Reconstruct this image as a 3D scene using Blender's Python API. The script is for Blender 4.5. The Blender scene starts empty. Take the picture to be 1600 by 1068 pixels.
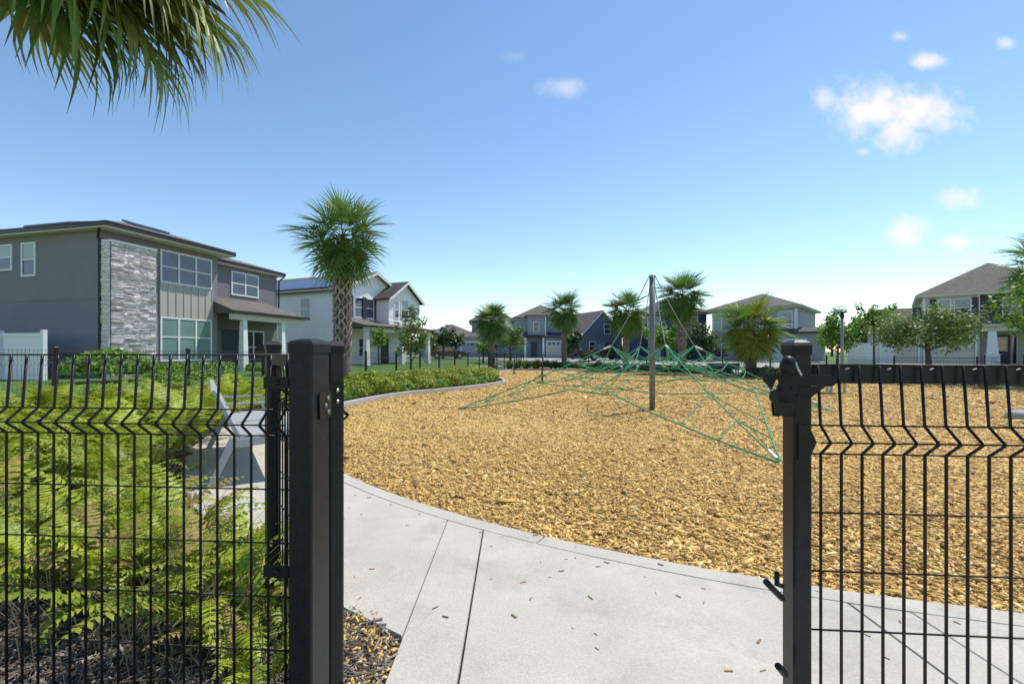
import bpy, math, random
import numpy as np
from mathutils import Vector, Matrix, Euler
R = math.radians
rng = np.random.default_rng(7)
random.seed(7)
scene = bpy.context.scene
COL = scene.collection

# ------------------------------------------------------------------ camera, sky, sun, exposure
F = 711.0                     # focal length in photo pixels (1600 wide)
HC = 1.25                     # eye height
cam_d = bpy.data.cameras.new('camera'); cam = bpy.data.objects.new('camera', cam_d); COL.objects.link(cam)
cam_d.sensor_width = 36; cam_d.lens = 36 * F / 1600; cam_d.shift_y = 14 / 1600
cam_d.clip_start = 0.02; cam_d.clip_end = 3000
cam.location = (0, 0, HC); cam.rotation_euler = (R(90), 0, 0)
scene.camera = cam
SUN_H = Vector((0.76, 0.65, 0)).normalized()      # horizontal direction towards the sun
SUN_EL = R(60)
world = bpy.data.worlds.new('World'); scene.world = world; world.use_nodes = True
WN = world.node_tree.nodes; WL = world.node_tree.links
WN.clear()
SKY_S = 0.118
def wn(t, **k):
    n = WN.new(t)
    for a, b in k.items(): setattr(n, a, b)
    return n
def wmath(op, a, b=None, clamp=False):
    n = wn('ShaderNodeMath', operation=op); n.use_clamp = clamp
    for i, v in enumerate((a, b)):
        if v is None: continue
        if isinstance(v, (int, float)): n.inputs[i].default_value = v
        else: WL.new(v, n.inputs[i])
    return n.outputs[0]
sky = wn('ShaderNodeTexSky', sky_type='NISHITA'); sky.sun_disc = False
sky.sun_elevation = SUN_EL; sky.sun_rotation = math.atan2(SUN_H.x, SUN_H.y)
sky.air_density = 1.0; sky.dust_density = 0.05; sky.ozone_density = 0.3; sky.altitude = 0
tc = wn('ShaderNodeTexCoord'); sep = wn('ShaderNodeSeparateXYZ'); WL.new(tc.outputs['Generated'], sep.inputs[0])
dy = wmath('MAXIMUM', sep.outputs[1], 0.05)
A_ = wmath('DIVIDE', sep.outputs[0], dy); B_ = wmath('DIVIDE', sep.outputs[2], dy)
cmb = wn('ShaderNodeCombineXYZ'); WL.new(A_, cmb.inputs[0]); WL.new(B_, cmb.inputs[1])
nz = wn('ShaderNodeTexNoise'); nz.inputs['Scale'].default_value = 26; nz.inputs['Detail'].default_value = 7; nz.inputs['Roughness'].default_value = 0.62
WL.new(cmb.outputs[0], nz.inputs['Vector'])
nz2 = wn('ShaderNodeTexNoise'); nz2.inputs['Scale'].default_value = 9; nz2.inputs['Detail'].default_value = 3
WL.new(cmb.outputs[0], nz2.inputs['Vector'])
noff = wmath('ADD', wmath('MULTIPLY', wmath('SUBTRACT', nz.outputs[0], 0.5), 1.7), wmath('MULTIPLY', wmath('SUBTRACT', nz2.outputs[0], 0.5), 1.2))
mask = None
# clouds as directions (tangent of bearing, tangent of elevation): centre, half size, density
for (x, y, w, h, dens) in [(1360, 172, 62, 44, 1), (1432, 175, 70, 40, 1), (1400, 205, 45, 34, .85), (1290, 155, 24, 22, .55), (880, 137, 36, 17, .45), (1450, 96, 30, 13, .8),
                           (1405, 58, 14, 9, .6), (1573, 68, 15, 10, .6), (1490, 308, 38, 20, .75), (1416, 365, 34, 26, .8),
                           (1495, 378, 30, 13, .75), (1350, 237, 12, 7, .4), (805, 88, 22, 8, .10), (1700, 250, 70, 30, .8), (-150, 300, 80, 30, .7)]:
    ac, bc = (x - 800) / F, (548 - y) / F
    dx = wmath('DIVIDE', wmath('SUBTRACT', A_, ac), w * 1.02 / F); dz = wmath('DIVIDE', wmath('SUBTRACT', B_, bc), h * 1.0 / F)
    r = wmath('SQRT', wmath('ADD', wmath('MULTIPLY', dx, dx), wmath('MULTIPLY', dz, dz)))
    r = wmath('ADD', r, noff)
    m = wn('ShaderNodeMapRange', interpolation_type='SMOOTHSTEP'); WL.new(r, m.inputs[0])
    m.inputs[1].default_value = 1.35; m.inputs[2].default_value = -0.1; m.inputs[3].default_value = 0; m.inputs[4].default_value = dens
    mask = m.outputs[0] if mask is None else wmath('MAXIMUM', mask, m.outputs[0])
mixc = wn('ShaderNodeMixRGB'); hs_ = wn('ShaderNodeHueSaturation'); hs_.inputs['Saturation'].default_value = 1.10; hs_.inputs['Hue'].default_value = 0.498; WL.new(sky.outputs[0], hs_.inputs['Color'])
WL.new(mask, mixc.inputs[0]); WL.new(hs_.outputs[0], mixc.inputs[1])
mixc.inputs[2].default_value = (0.70 / SKY_S, 0.672 / SKY_S, 0.675 / SKY_S, 1)
bg = wn('ShaderNodeBackground'); bg.inputs[1].default_value = SKY_S
out = wn('ShaderNodeOutputWorld'); WL.new(mixc.outputs[0], bg.inputs[0]); WL.new(bg.outputs[0], out.inputs[0])
sun_d = bpy.data.lights.new('sun', 'SUN'); sun_d.energy = 3.1; sun_d.angle = R(0.55); sun_d.color = (1, 0.93, 0.81)
sun = bpy.data.objects.new('sun', sun_d); COL.objects.link(sun)
sdir = Vector((SUN_H.x * math.cos(SUN_EL), SUN_H.y * math.cos(SUN_EL), math.sin(SUN_EL)))
sun.rotation_euler = sdir.to_track_quat('Z', 'Y').to_euler(); sun.location = (10, 10, 40)
vs = scene.view_settings; vs.view_transform = 'Standard'; vs.look = 'None'; vs.exposure = 0.62; vs.gamma = 1
scene.cycles.use_denoising = True
scene.cycles.max_bounces = 6; scene.cycles.transparent_max_bounces = 6

# ------------------------------------------------------------------ ground shape and pixel helpers
def sst(a, b, x):
    t = min(1, max(0, (x - a) / (b - a))); return t * t * (3 - 2 * t)
LF0 = np.array((-5.30, 16.5)); LFd = np.array((.519, 2.289))          # left fence: a post every LFd
RF0 = np.array((19.94, 19.5)); RFd = np.array((-1.71, 2.20))          # right fence
def side_dist(p, a, d, sgn):
    n = np.array((d[1], -d[0])) / np.hypot(*d) * sgn
    return float((np.array(p) - a) @ n)
def gp(x, y): return -.008 * x - .006 * y
def gz(x, y):
    s = max(side_dist((x, y), LF0, LFd, -1), side_dist((x, y), RF0, RFd, 1))
    t = sst(0.3, 8, s)
    return gp(x, y) * (1 - t) + .28 * t
def W(x, y, d): return Vector(((x - 800) / F * d, d, HC - (y - 548) / F * d))
def G(x, y):
    a = (x - 800) / F; b = (y - 548) / F
    d = HC / (b - .008 * a - .006); return (a * d, d)

# ------------------------------------------------------------------ mesh helpers
class MB:
    def __init__(s): s.v = []; s.f = []
    def add(s, vs, fs):
        b = len(s.v); s.v += [tuple(v) for v in vs]; s.f += [tuple(i + b for i in f) for f in fs]; return s
    def quad(s, a, b, c, d): return s.add([a, b, c, d], [(0, 1, 2, 3)])
    def hexa(s, p):   # 8 points: bottom 4 ccw, top 4 ccw
        return s.add(p, [(3, 2, 1, 0), (4, 5, 6, 7), (0, 1, 5, 4), (1, 2, 6, 5), (2, 3, 7, 6), (3, 0, 4, 7)])
    def box(s, x0, x1, y0, y1, z0, z1, M=None):
        p = [Vector(q) for q in ((x0, y0, z0), (x1, y0, z0), (x1, y1, z0), (x0, y1, z0), (x0, y0, z1), (x1, y0, z1), (x1, y1, z1), (x0, y1, z1))]
        if M is not None: p = [M @ q for q in p]
        return s.hexa(p)
    def prism(s, pts, d):
        n = len(pts); pts = [Vector(p) for p in pts]; d = Vector(d)
        return s.add(pts + [p + d for p in pts], [tuple(range(n))[::-1], tuple(range(n, 2 * n))] + [(i, (i + 1) % n, n + (i + 1) % n, n + i) for i in range(n)])
    def tube(s, pts, rad, n=6, cap=True):
        pts = [Vector(p) for p in pts]
        if not hasattr(rad, '__len__'): rad = [rad] * len(pts)
        ref = None; vs = []; fs = []
        for i, p in enumerate(pts):
            t = (pts[min(i + 1, len(pts) - 1)] - pts[max(i - 1, 0)]).normalized()
            if ref is None: ref = t.orthogonal().normalized()
            else:
                ref = (ref - t * ref.dot(t)); ref = ref.normalized() if ref.length > 1e-6 else t.orthogonal().normalized()
            bi = t.cross(ref)
            for k in range(n):
                a = 2 * math.pi * k / n + math.pi / n; vs.append(p + (ref * math.cos(a) + bi * math.sin(a)) * rad[i])
        for i in range(len(pts) - 1):
            for k in range(n):
                a = i * n + k; b = i * n + (k + 1) % n; fs.append((a, b, b + n, a + n))
        if cap: fs += [tuple(range(n))[::-1], tuple(range(len(vs) - n, len(vs)))]
        return s.add(vs, fs)
    def lathe(s, c, prof, n=16):
        vs = []; fs = []
        for r, z in prof:
            for k in range(n):
                a = 2 * math.pi * k / n; vs.append((c[0] + r * math.cos(a), c[1] + r * math.sin(a), c[2] + z))
        for i in range(len(prof) - 1):
            for k in range(n):
                a = i * n + k; b = i * n + (k + 1) % n; fs.append((a, b, b + n, a + n))
        fs += [tuple(range(n))[::-1], tuple(range(len(vs) - n, len(vs)))]
        return s.add(vs, fs)
ORG = {}
def mesh(name, mb, mat, smooth=False):
    me = bpy.data.meshes.new(name)
    if isinstance(mb, MB): me.from_pydata(mb.v, [], mb.f)
    else: me.from_pydata(mb[0], [], mb[1])
    if mat: me.materials.append(mat)
    if smooth: me.shade_smooth()
    me.update(); return me
def obj(name, mb, mat, parent=None, org=None, smooth=False):
    """mesh given in world coordinates; becomes a child of parent, or a thing whose origin is at its base"""
    v = np.array(mb.v, float)
    if parent is not None: o3 = np.array(ORG[parent.name])
    elif org is not None: o3 = np.array(org, float)
    else: lo = v.min(0); hi = v.max(0); o3 = np.array(((lo[0] + hi[0]) / 2, (lo[1] + hi[1]) / 2, lo[2]))
    me = mesh(name, ((v - o3).tolist(), mb.f), mat, smooth)
    o = bpy.data.objects.new(name, me); COL.objects.link(o)
    if parent is not None: o.parent = parent
    else: o.location = o3
    ORG[o.name] = tuple(o3); return o
def tag(o, label=None, cat=None, group=None, kind=None):
    if label: o['label'] = label
    if cat: o['category'] = cat
    if group: o['group'] = group
    if kind: o['kind'] = kind
    return o
def thing(name, label, cat, loc, group=None, kind=None):
    o = bpy.data.objects.new(name, None); COL.objects.link(o); o.location = loc; o.empty_display_size = .2
    ORG[o.name] = tuple(loc); return tag(o, label, cat, group, kind)
def inst(name, me, parent, M):
    o = bpy.data.objects.new(name, me); COL.objects.link(o); o.parent = parent; o.matrix_local = M; return o
def TR(loc, rot=(0, 0, 0), sc=1):
    return Matrix.Translation(Vector(loc)) @ Euler(rot).to_matrix().to_4x4() @ (Matrix.Diagonal((*sc, 1)) if hasattr(sc, '__len__') else Matrix.Scale(sc, 4))

# ------------------------------------------------------------------ materials
MATS = {}
def pm(name, col, rough=.7, var=.15, scale=6, bump=0, bscale=60, metal=0, spec=.5, trans=0, island=None, objrand=0, stretch=None, coat=0, world=False, fine=0, fscale=120):
    if name in MATS: return MATS[name]
    m = bpy.data.materials.new(name); m.use_nodes = True; nt = m.node_tree; N = nt.nodes; L = nt.links
    b = N['Principled BSDF']; o = N['Material Output']
    b.inputs['Roughness'].default_value = rough; b.inputs['Metallic'].default_value = metal; b.inputs['Specular IOR Level'].default_value = spec
    if coat: b.inputs['Coat Weight'].default_value = coat
    if world: src = N.new('ShaderNodeNewGeometry').outputs['Position']
    else: src = N.new('ShaderNodeTexCoord').outputs['Object']
    if stretch:
        mp = N.new('ShaderNodeMapping'); mp.inputs['Scale'].default_value = stretch; L.new(src, mp.inputs[0]); src = mp.outputs[0]
    n = N.new('ShaderNodeTexNoise'); n.inputs['Scale'].default_value = scale; n.inputs['Detail'].default_value = 5; n.inputs['Roughness'].default_value = .6
    L.new(src, n.inputs['Vector'])
    r = N.new('ShaderNodeValToRGB'); L.new(n.outputs[0], r.inputs[0])
    c0 = [max(0, c * (1 - var)) for c in col]; c1 = [c * (1 + var) for c in col]
    r.color_ramp.elements[0].position = .3; r.color_ramp.elements[1].position = .7
    r.color_ramp.elements[0].color = (*c0, 1); r.color_ramp.elements[1].color = (*c1, 1)
    cs = r.outputs[0]
    if island:
        g = N.new('ShaderNodeNewGeometry'); ir = N.new('ShaderNodeValToRGB'); L.new(g.outputs['Random Per Island'], ir.inputs[0])
        el = ir.color_ramp.elements
        for i, (p, c) in enumerate(island):
            e = el[i] if i < 2 else el.new(p)
            e.position = p; e.color = (*c, 1)
        mx = N.new('ShaderNodeMixRGB'); mx.blend_type = 'MULTIPLY'; mx.inputs[0].default_value = 1
        L.new(cs, mx.inputs[1]); L.new(ir.outputs[0], mx.inputs[2]); cs = mx.outputs[0]
    if fine:
        n3 = N.new('ShaderNodeTexNoise'); n3.inputs['Scale'].default_value = fscale; n3.inputs['Detail'].default_value = 4; L.new(src, n3.inputs['Vector'])
        mr = N.new('ShaderNodeMapRange'); L.new(n3.outputs[0], mr.inputs[0]); mr.inputs[1].default_value = .3; mr.inputs[2].default_value = .7; mr.inputs[3].default_value = 1 - fine; mr.inputs[4].default_value = 1 + fine
        mx = N.new('ShaderNodeMixRGB'); mx.blend_type = 'MULTIPLY'; mx.inputs[0].default_value = 1
        L.new(cs, mx.inputs[1]); L.new(mr.outputs[0], mx.inputs[2]); cs = mx.outputs[0]
    if objrand:
        oi = N.new('ShaderNodeObjectInfo'); mr = N.new('ShaderNodeMapRange'); L.new(oi.outputs['Random'], mr.inputs[0]); mr.inputs[3].default_value = 1 - objrand; mr.inputs[4].default_value = 1 + objrand
        mx = N.new('ShaderNodeMixRGB'); mx.blend_type = 'MULTIPLY'; mx.inputs[0].default_value = 1
        L.new(cs, mx.inputs[1]); L.new(mr.outputs[0], mx.inputs[2]); cs = mx.outputs[0]
    L.new(cs, b.inputs['Base Color'])
    if bump:
        n2 = N.new('ShaderNodeTexNoise'); n2.inputs['Scale'].default_value = bscale; n2.inputs['Detail'].default_value = 4; L.new(src, n2.inputs['Vector'])
        bp = N.new('ShaderNodeBump'); bp.inputs['Strength'].default_value = bump; bp.inputs['Distance'].default_value = .02
        L.new(n2.outputs[0], bp.inputs['Height']); L.new(bp.outputs[0], b.inputs['Normal'])
    if trans:
        t = N.new('ShaderNodeBsdfTranslucent'); L.new(cs, t.inputs[0]); ms = N.new('ShaderNodeMixShader'); ms.inputs[0].default_value = trans
        L.new(b.outputs[0], ms.inputs[1]); L.new(t.outputs[0], ms.inputs[2]); L.new(ms.outputs[0], o.inputs[0])
    MATS[name] = m; return m
M_black = pm('black_powder_coat', (.012, .012, .013), .42, .25, 30, .05, 250, spec=.28)
M_blackd = pm('dusty_black_coat', (.014, .0145, .017), .45, .3, 40, fine=.5, fscale=300, spec=.3)
M_post = pm('black_post_coat', (.014, .014, .016), .36, .3, 25, fine=.35, fscale=160, spec=.35)
M_steel = pm('bolt_steel', (.45, .45, .46), .3, .1, metal=1)
M_conc = pm('broom_concrete', (.49, .462, .405), .85, .11, 1.7, .25, 160, fine=.10, fscale=90, world=True)
M_curb = pm('curb_concrete', (.40, .39, .37), .85, .1, 2, .3, 90, fine=.1, world=True)
M_joint = pm('joint_dirt', (.09, .08, .065), .95, .3, 40)
M_chipbase = pm('wood_chip_bed', (.60, .40, .14), .9, .3, 14, 1.0, 45, world=True, fine=.55, fscale=28)
M_chip = pm('wood_chips', (1, 1, 1), .8, .17, .9, island=[(0, (.13, .07, .028)), (1, (.82, .61, .25)), (.10, (.27, .14, .04)), (.3, (.57, .35, .10)), (.6, (.73, .49, .15)), (.8, (.64, .39, .105)), (.93, (.84, .65, .30))])
M_mulch = pm('old_mulch_soil', (.085, .07, .055), .95, .4, 12, .8, 60, world=True, fine=.5, fscale=50)
M_stick = pm('grey_mulch_strands', (1, 1, 1), .85, .15, 40, island=[(0, (.05, .04, .033)), (1, (.33, .29, .25)), (.3, (.11, .09, .075)), (.6, (.19, .165, .14)), (.85, (.27, .235, .205))])
M_straw = pm('dead_stems', (1, 1, 1), .8, .1, 40, island=[(0, (.16, .11, .06)), (1, (.42, .33, .2)), (.5, (.28, .2, .12))])
M_lawn = pm('lawn', (.075, .15, .022), .9, .3, .5, .6, 80, world=True, fine=.4, fscale=30)
M_road = pm('concrete_road', (.36, .355, .345), .85, .08, .6, world=True, fine=.08)
M_fern = pm('fern_leaf', (.40, .47, .035), .5, .22, 9, trans=.38, objrand=.22)
M_fern2 = pm('fern_leaf_dark', (.26, .36, .03), .5, .25, 9, trans=.35, objrand=.22)
M_fernd = pm('fern_leaf_dry', (.34, .27, .07), .7, .3, 9, trans=.3, objrand=.2)
M_palm = pm('palm_leaf', (.12, .225, .045), .45, .4, 2.2, trans=.38, objrand=.3)
M_palmy = pm('palm_leaf_young', (.22, .29, .04), .45, .35, 2.2, trans=.28, objrand=.25)
M_palmo = pm('palm_leaf_olive', (.15, .19, .04), .45, .5, 1.6, trans=.35, objrand=.3)
M_palmd = pm('palm_leaf_dead', (.22, .12, .05), .8, .4, 3, trans=.15, objrand=.3)
M_pet = pm('palm_petiole', (.16, .2, .05), .5, .2, 5)
M_trunk = pm('palm_trunk', (.155, .13, .105), .9, .3, 9, .8, 40, fine=.3, fscale=40)
M_boot = pm('palm_boot', (.34, .30, .26), .85, .25, 12, .5, 50, objrand=.2, fine=.25, fscale=60)
M_bark = pm('bark', (.12, .095, .075), .9, .3, 10, .6, 40)
LEAFI = lambda c: [(0, tuple(k * .55 for k in c)), (1, tuple(k * 1.5 for k in c)), (.5, c)]
M_leafA = pm('leaf_bright', (1, 1, 1), .5, .08, 5, trans=.35, island=LEAFI((.19, .33, .032)))
M_leafB = pm('leaf_olive', (1, 1, 1), .5, .08, 5, trans=.3, island=LEAFI((.17, .25, .05)))
M_leafC = pm('leaf_dark', (1, 1, 1), .45, .08, 5, trans=.25, island=LEAFI((.06, .115, .026)))
M_leafY = pm('leaf_yellow_green', (1, 1, 1), .5, .08, 5, trans=.35, island=LEAFI((.27, .33, .025)))
M_leafO = pm('leaf_orange', (1, 1, 1), .5, .08, 5, trans=.35, island=LEAFI((.55, .23, .03)))
M_grassb = pm('grass_blades', (1, 1, 1), .6, .1, 5, trans=.3, island=LEAFI((.13, .2, .04)))
M_rope = pm('green_rope', (.03, .29, .14), .6, .2, 60, .3, 300)
M_ropeg = pm('grey_rope', (.28, .32, .31), .6, .2, 60)
M_mast = pm('grey_mast', (.15, .155, .175), .45, .06, 4)
M_alu = pm('aluminium_sleeve', (.7, .7, .7), .35, .05, metal=.6)
M_benchg = pm('light_grey_bench', (.36, .38, .39), .45, .05, 5)
M_benchb = pm('slate_bench', (.12, .16, .19), .5, .1, 6)
M_spin = pm('dark_spinner', (.035, .03, .028), .45, .2, 8)
M_stucco = pm('grey_stucco', (.225, .225, .25), .9, .05, 1.2, .25, 120)
M_stuccod = pm('dark_stucco', (.18, .18, .2), .9, .05, 1.2, .2, 120)
M_white = pm('white_paint', (.78, .79, .80), .55, .03, 2)
M_whites = pm('white_siding', (.84, .84, .84), .6, .03, 2)
M_cream = pm('cream_trim', (.62, .60, .50), .6, .04, 2)
M_beige = pm('beige_wall', (.56, .54, .49), .8, .04, 2, .15, 100)
M_batt = pm('pale_panel', (.42, .42, .385), .7, .04, 2)
M_shingle = pm('shingles', (.125, .112, .102), .9, .25, 3, .5, 25, fine=.3, fscale=14)
M_shingled = pm('dark_shingles', (.055, .055, .06), .85, .25, 3, .5, 25, fine=.3, fscale=14)
M_gutter = pm('dark_gutter', (.02, .018, .017), .45, .1)
M_solar = pm('solar_cells', (.012, .016, .05), .12, .2, 4, spec=.8)
M_glass = pm('window_glass', (.05, .065, .10), .06, .35, .8, spec=1.0, metal=.2)
M_glassb = pm('window_blind', (.30, .36, .38), .25, .08, 1.5, spec=.8)
M_glassg = pm('window_green_blind', (.16, .27, .24), .2, .1, 1.5, spec=.8)
M_stone = pm('ledge_stone', (.78, .74, .75), .85, .2, 9, .5, 50, objrand=.28)
M_mortar = pm('stone_shadow_joint', (.10, .12, .125), .95, .2, 9)
M_hblue = pm('blue_siding', (.085, .13, .18), .75, .05, 2, stretch=(1, 1, 8))
M_hnavy = pm('navy_siding', (.035, .05, .13), .75, .05, 2)
M_hgrey = pm('blue_grey_siding', (.24, .29, .33), .75, .05, 2)
M_hgrey2 = pm('pale_grey_siding', (.36, .37, .40), .75, .05, 2)
M_door = pm('dark_blue_door', (.03, .04, .07), .4, .1)
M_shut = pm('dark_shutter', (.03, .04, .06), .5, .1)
M_vinyl = pm('white_vinyl', (.74, .76, .80), .4, .02, 2)
M_car = pm('dark_car_paint', (.012, .012, .014), .2, .1, coat=.5)
M_tyre = pm('tyre', (.015, .015, .015), .9, .1)
M_lamp = pm('lamp_red', (.3, .02, .015), .3, .1)
M_lampg = pm('lamp_grey', (.30, .31, .32), .5, .05)

nt = M_conc.node_tree; N_ = nt.nodes; bs = N_['Principled BSDF']; lk = bs.inputs['Base Color'].links[0].from_socket
gp_ = N_.new('ShaderNodeNewGeometry'); n_ = N_.new('ShaderNodeTexNoise'); n_.inputs['Scale'].default_value = 2.6; n_.inputs['Detail'].default_value = 8; n_.inputs['Roughness'].default_value = .7; nt.links.new(gp_.outputs['Position'], n_.inputs['Vector'])
mr_ = N_.new('ShaderNodeMapRange'); nt.links.new(n_.outputs[0], mr_.inputs[0]); mr_.inputs[1].default_value = .52; mr_.inputs[2].default_value = .72; mr_.inputs[3].default_value = 1.0; mr_.inputs[4].default_value = .78
mx_c = N_.new('ShaderNodeMixRGB'); mx_c.blend_type = 'MULTIPLY'; mx_c.inputs[0].default_value = 1; nt.links.new(lk, mx_c.inputs[1]); nt.links.new(mr_.outputs[0], mx_c.inputs[2]); nt.links.new(mx_c.outputs[0], bs.inputs['Base Color'])

# ------------------------------------------------------------------ ground, chips, path
xs = np.unique(np.concatenate([np.linspace(-400, -60, 12), np.linspace(-60, 70, 66), np.linspace(70, 400, 12)]))
ys = np.unique(np.concatenate([np.linspace(-30, 0, 6), np.linspace(0, 90, 61), np.linspace(90, 900, 16)]))
mb = MB(); nx = len(xs)
for y in ys:
    for x in xs: mb.v.append((x, y, gz(x, y) - .03))
for j in range(len(ys) - 1):
    for i in range(nx - 1): a = j * nx + i; mb.f.append((a, a + 1, a + 1 + nx, a + nx))
tag(obj('lawn', mb, M_lawn, org=(0, 0, 0), smooth=True), kind='structure')
CC = np.array((4.20, 9.93)); RC = 7.96; RB_ = 8.09; RO = 9.24
def ring(r, a): return (CC[0] + r * math.cos(R(a)), CC[1] + r * math.sin(R(a)))
chip_poly = [ring(RC, a) for a in np.arange(180, 301, 3)] + [(12.5, 4.5), (17, 9), (19.6, 14), (19.1, 17), (18.3, 20.4), (15.3, 25), (11.2, 29.5), (6.6, 33.8), (0.2, 33.6), (-1.2, 28), (-.52, 21.75), (-.25, 20), (-.35, 18.4), (-1.17, 16.3), (-2.08, 14.6), (-2.9, 13.6), (-3.4, 12.2), (-3.66, 11)]
def sheet(name, poly, mat, dz, kind='structure'):
    m = MB(); m.add([(x, y, gp(x, y) + dz) for x, y in poly], [tuple(range(len(poly)))])
    return tag(obj(name, m, mat, org=(0, 0, 0)), kind=kind)
sheet('woodchip_surface', chip_poly, M_chipbase, .012)
bed_poly = [(-14, -.5), (-.47, -.5), (-.47, 1.9)] + [ring(RO - .05, a) for a in np.arange(238, 178, -3)] + [ring(RC, 180), (-3.66, 11), (-3.4, 12.2), (-2.9, 13.6), (-2.08, 14.6), (-1.17, 16.3), (-.35, 18.4), (-.25, 20), (-.52, 21.75), (-1.2, 28), (-2.2, 30), (-7.5, 7.0), (-9.2, -.5)][0:12]
sheet('mulch_bed', bed_poly, M_mulch, .006)
sheet('planting_bed', [(19.1, 17), (20.5, 18.2), (1.2, 43), (-1.9, 31), (-1.2, 28), (0.2, 33.6), (6.6, 33.8), (11.2, 29.5), (15.3, 25), (18.3, 20.4)], M_mulch, .004)
# concrete path: slabs with open joints over a dark base
path = thing('concrete_path', None, None, (0, 0, 0), kind='structure')
CT = .035; g_ = .004
def slab(poly, name='path_slab', top=CT, mat=None):
    m = MB(); n = len(poly); bv = []
    for x, y in poly: bv.append((x, y, gp(x, y) - .08))
    c = np.mean(poly, 0)
    tv = [(x, y, gp(x, y) + top - .006) for x, y in poly]
    iv = []
    for x, y in poly:
        d = c - np.array((x, y)); d = d / np.hypot(*d) * .006; iv.append((x + d[0], y + d[1], gp(x, y) + top))
    m.v = bv + tv + iv
    for i in range(n):
        j = (i + 1) % n; m.f += [(i, j, n + j, n + i), (n + i, n + j, 2 * n + j, 2 * n + i)]
    m.f.append(tuple(range(2 * n, 3 * n)))
    o = obj(name, m, mat or M_conc, path); return o
def arc_y(x, r): return CC[1] - math.sqrt(r * r - (x - CC[0]) ** 2)
XL0, XL1, XR0, XR1 = -.47, -.20, 1.66, 1.90
for (xa, xb) in ((XL0, XL1), (XL1, XR0), (XR0, XR1)):
    ar = [(x, arc_y(x, RB_ + g_)) for x in np.linspace(xb - g_, xa + g_, 9)]
    if (xa, xb) == (XL1, XR0):
        slab([(xa + g_, 0.35), (xb - g_, 0.35)] + ar); slab([(xa + g_, -2), (xb - g_, -2), (xb - g_, 0.338), (xa + g_, 0.338)])
    else: slab([(xa + g_, -2), (xb - g_, -2)] + ar)
def ang_of(x, r): return math.degrees(math.atan2(arc_y(x, r) - CC[1], x - CC[0])) % 360
aL = ang_of(XL0, RB_)
cuts = [aL, aL - 17, aL - 29, aL - 41, aL - 53, aL - 66]
for i in range(len(cuts) - 1):
    a1, a0 = cuts[i], cuts[i + 1]; ga = math.degrees(g_ / RB_)
    inn = [ring(RB_ + g_, a) for a in np.linspace(a1 - ga, a0 + ga, 8)]; outr = [ring(RO, a) for a in np.linspace(a0 + ga, a1 - ga, 8)]
    if i == 0:
        yo = arc_y(XL0, RO); outr = [p for p in outr if p[0] < XL0 - .02] + [(XL0 - g_, yo)]; inn[0] = (XL0 - g_, arc_y(XL0 - g_, RB_ + g_))
    slab(inn + outr)
aR = ang_of(XR1, RB_)
cr = [aR, aR + 14, aR + 28, aR + 42]
for i in range(3):
    a0, a1 = cr[i], cr[i + 1]; ga = math.degrees(g_ / RB_)
    inn = [ring(RB_ + g_, a) for a in np.linspace(a1 - ga, a0 + ga, 8)]; outr = [ring(RO, a) for a in np.linspace(a0 + ga, a1 - ga, 8)]
    if i == 0: outr = [(XR1 + g_, arc_y(XR1, RO))] + [p for p in outr if p[0] > XR1 + .02]; inn[-1] = (XR1 + g_, arc_y(XR1 + g_, RB_ + g_))
    slab(inn + outr)
for a0 in np.arange(178, 302, 31):
    slab([ring(RC, a) for a in np.linspace(a0 + 30.95, a0, 14)] + [ring(RB_, a) for a in np.linspace(a0, a0 + 30.95, 14)], 'edge_band')
m = MB(); pp = [ring(RC + .01, a) for a in np.arange(178, 303, 3)]; qq = [ring(RO - .02, a) for a in np.arange(178, 303, 3)]
m.add([(x, y, gp(x, y) + .010) for x, y in pp + qq], [(i, i + 1, len(pp) + i + 1, len(pp) + i) for i in range(len(pp) - 1)])
m.add([(x, y, gp(x, y) + .008) for x, y in ((XL0 + .02, -2), (XR1 - .02, -2), (XR1 - .02, 2.2), (XL0 + .02, 3.2))], [(0, 1, 2, 3)])
obj('joint_base', m, M_joint, path)
# curbs round the planting beds
def curb(name, line, w=.13, h=.13, seg=2.4):
    o = thing(name, None, None, (line[0][0], line[0][1], gp(*line[0])), kind='structure')
    L = [np.array(p) for p in line]; fine = []
    for a, b in zip(L[:-1], L[1:]):
        k = max(2, int(np.hypot(*(b - a)) / .3)); fine += [a + (b - a) * t for t in np.linspace(0, 1, k, endpoint=False)]
    fine.append(L[-1]); P = np.array(fine)
    for _ in range(6): P[1:-1] = (P[:-2] + 2 * P[1:-1] + P[2:]) / 4
    k = 0
    while k < len(P) - 1:
        e = min(len(P) - 1, k + int(seg / .3)); e = len(P) - 1 if len(P) - 1 - e < 3 else e
        m = MB(); Q = P[k:e + 1]; rows = []
        for i, p in enumerate(Q):
            t = Q[min(i + 1, len(Q) - 1)] - Q[max(i - 1, 0)]; t = t / np.hypot(*t); n = np.array((-t[1], t[0]))
            if i == 0: p = p + t * .004
            if i == len(Q) - 1: p = p - t * .004
            z = gp(*p)
            rows.append([(*(p + n * w), z - .05), (*(p + n * w), z + h - .01), (*(p + n * (w - .012)), z + h), (*(p + n * .012), z + h), (*p, z + h - .012), (*p, z - .05)])
        m.v = [v for r in rows for v in r]
        for i in range(len(rows) - 1):
            for j in range(6): a = i * 6 + j; b = i * 6 + (j + 1) % 6; m.f.append((a, b, b + 6, a + 6))
        m.f += [tuple(range(6))[::-1], tuple(range(len(m.v) - 6, len(m.v)))]
        obj('curb_section', m, M_curb, o); k = e
    return o
curb('bed_curb', [(-3.76, 9.9), (-3.66, 11), (-3.4, 12.2), (-2.9, 13.6), (-2.08, 14.6), (-1.17, 16.3), (-.4, 18.2), (-.2, 19.2), (-.35, 20.5), (-.6, 22), (-1.2, 28), (0.2, 33.6)])
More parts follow.
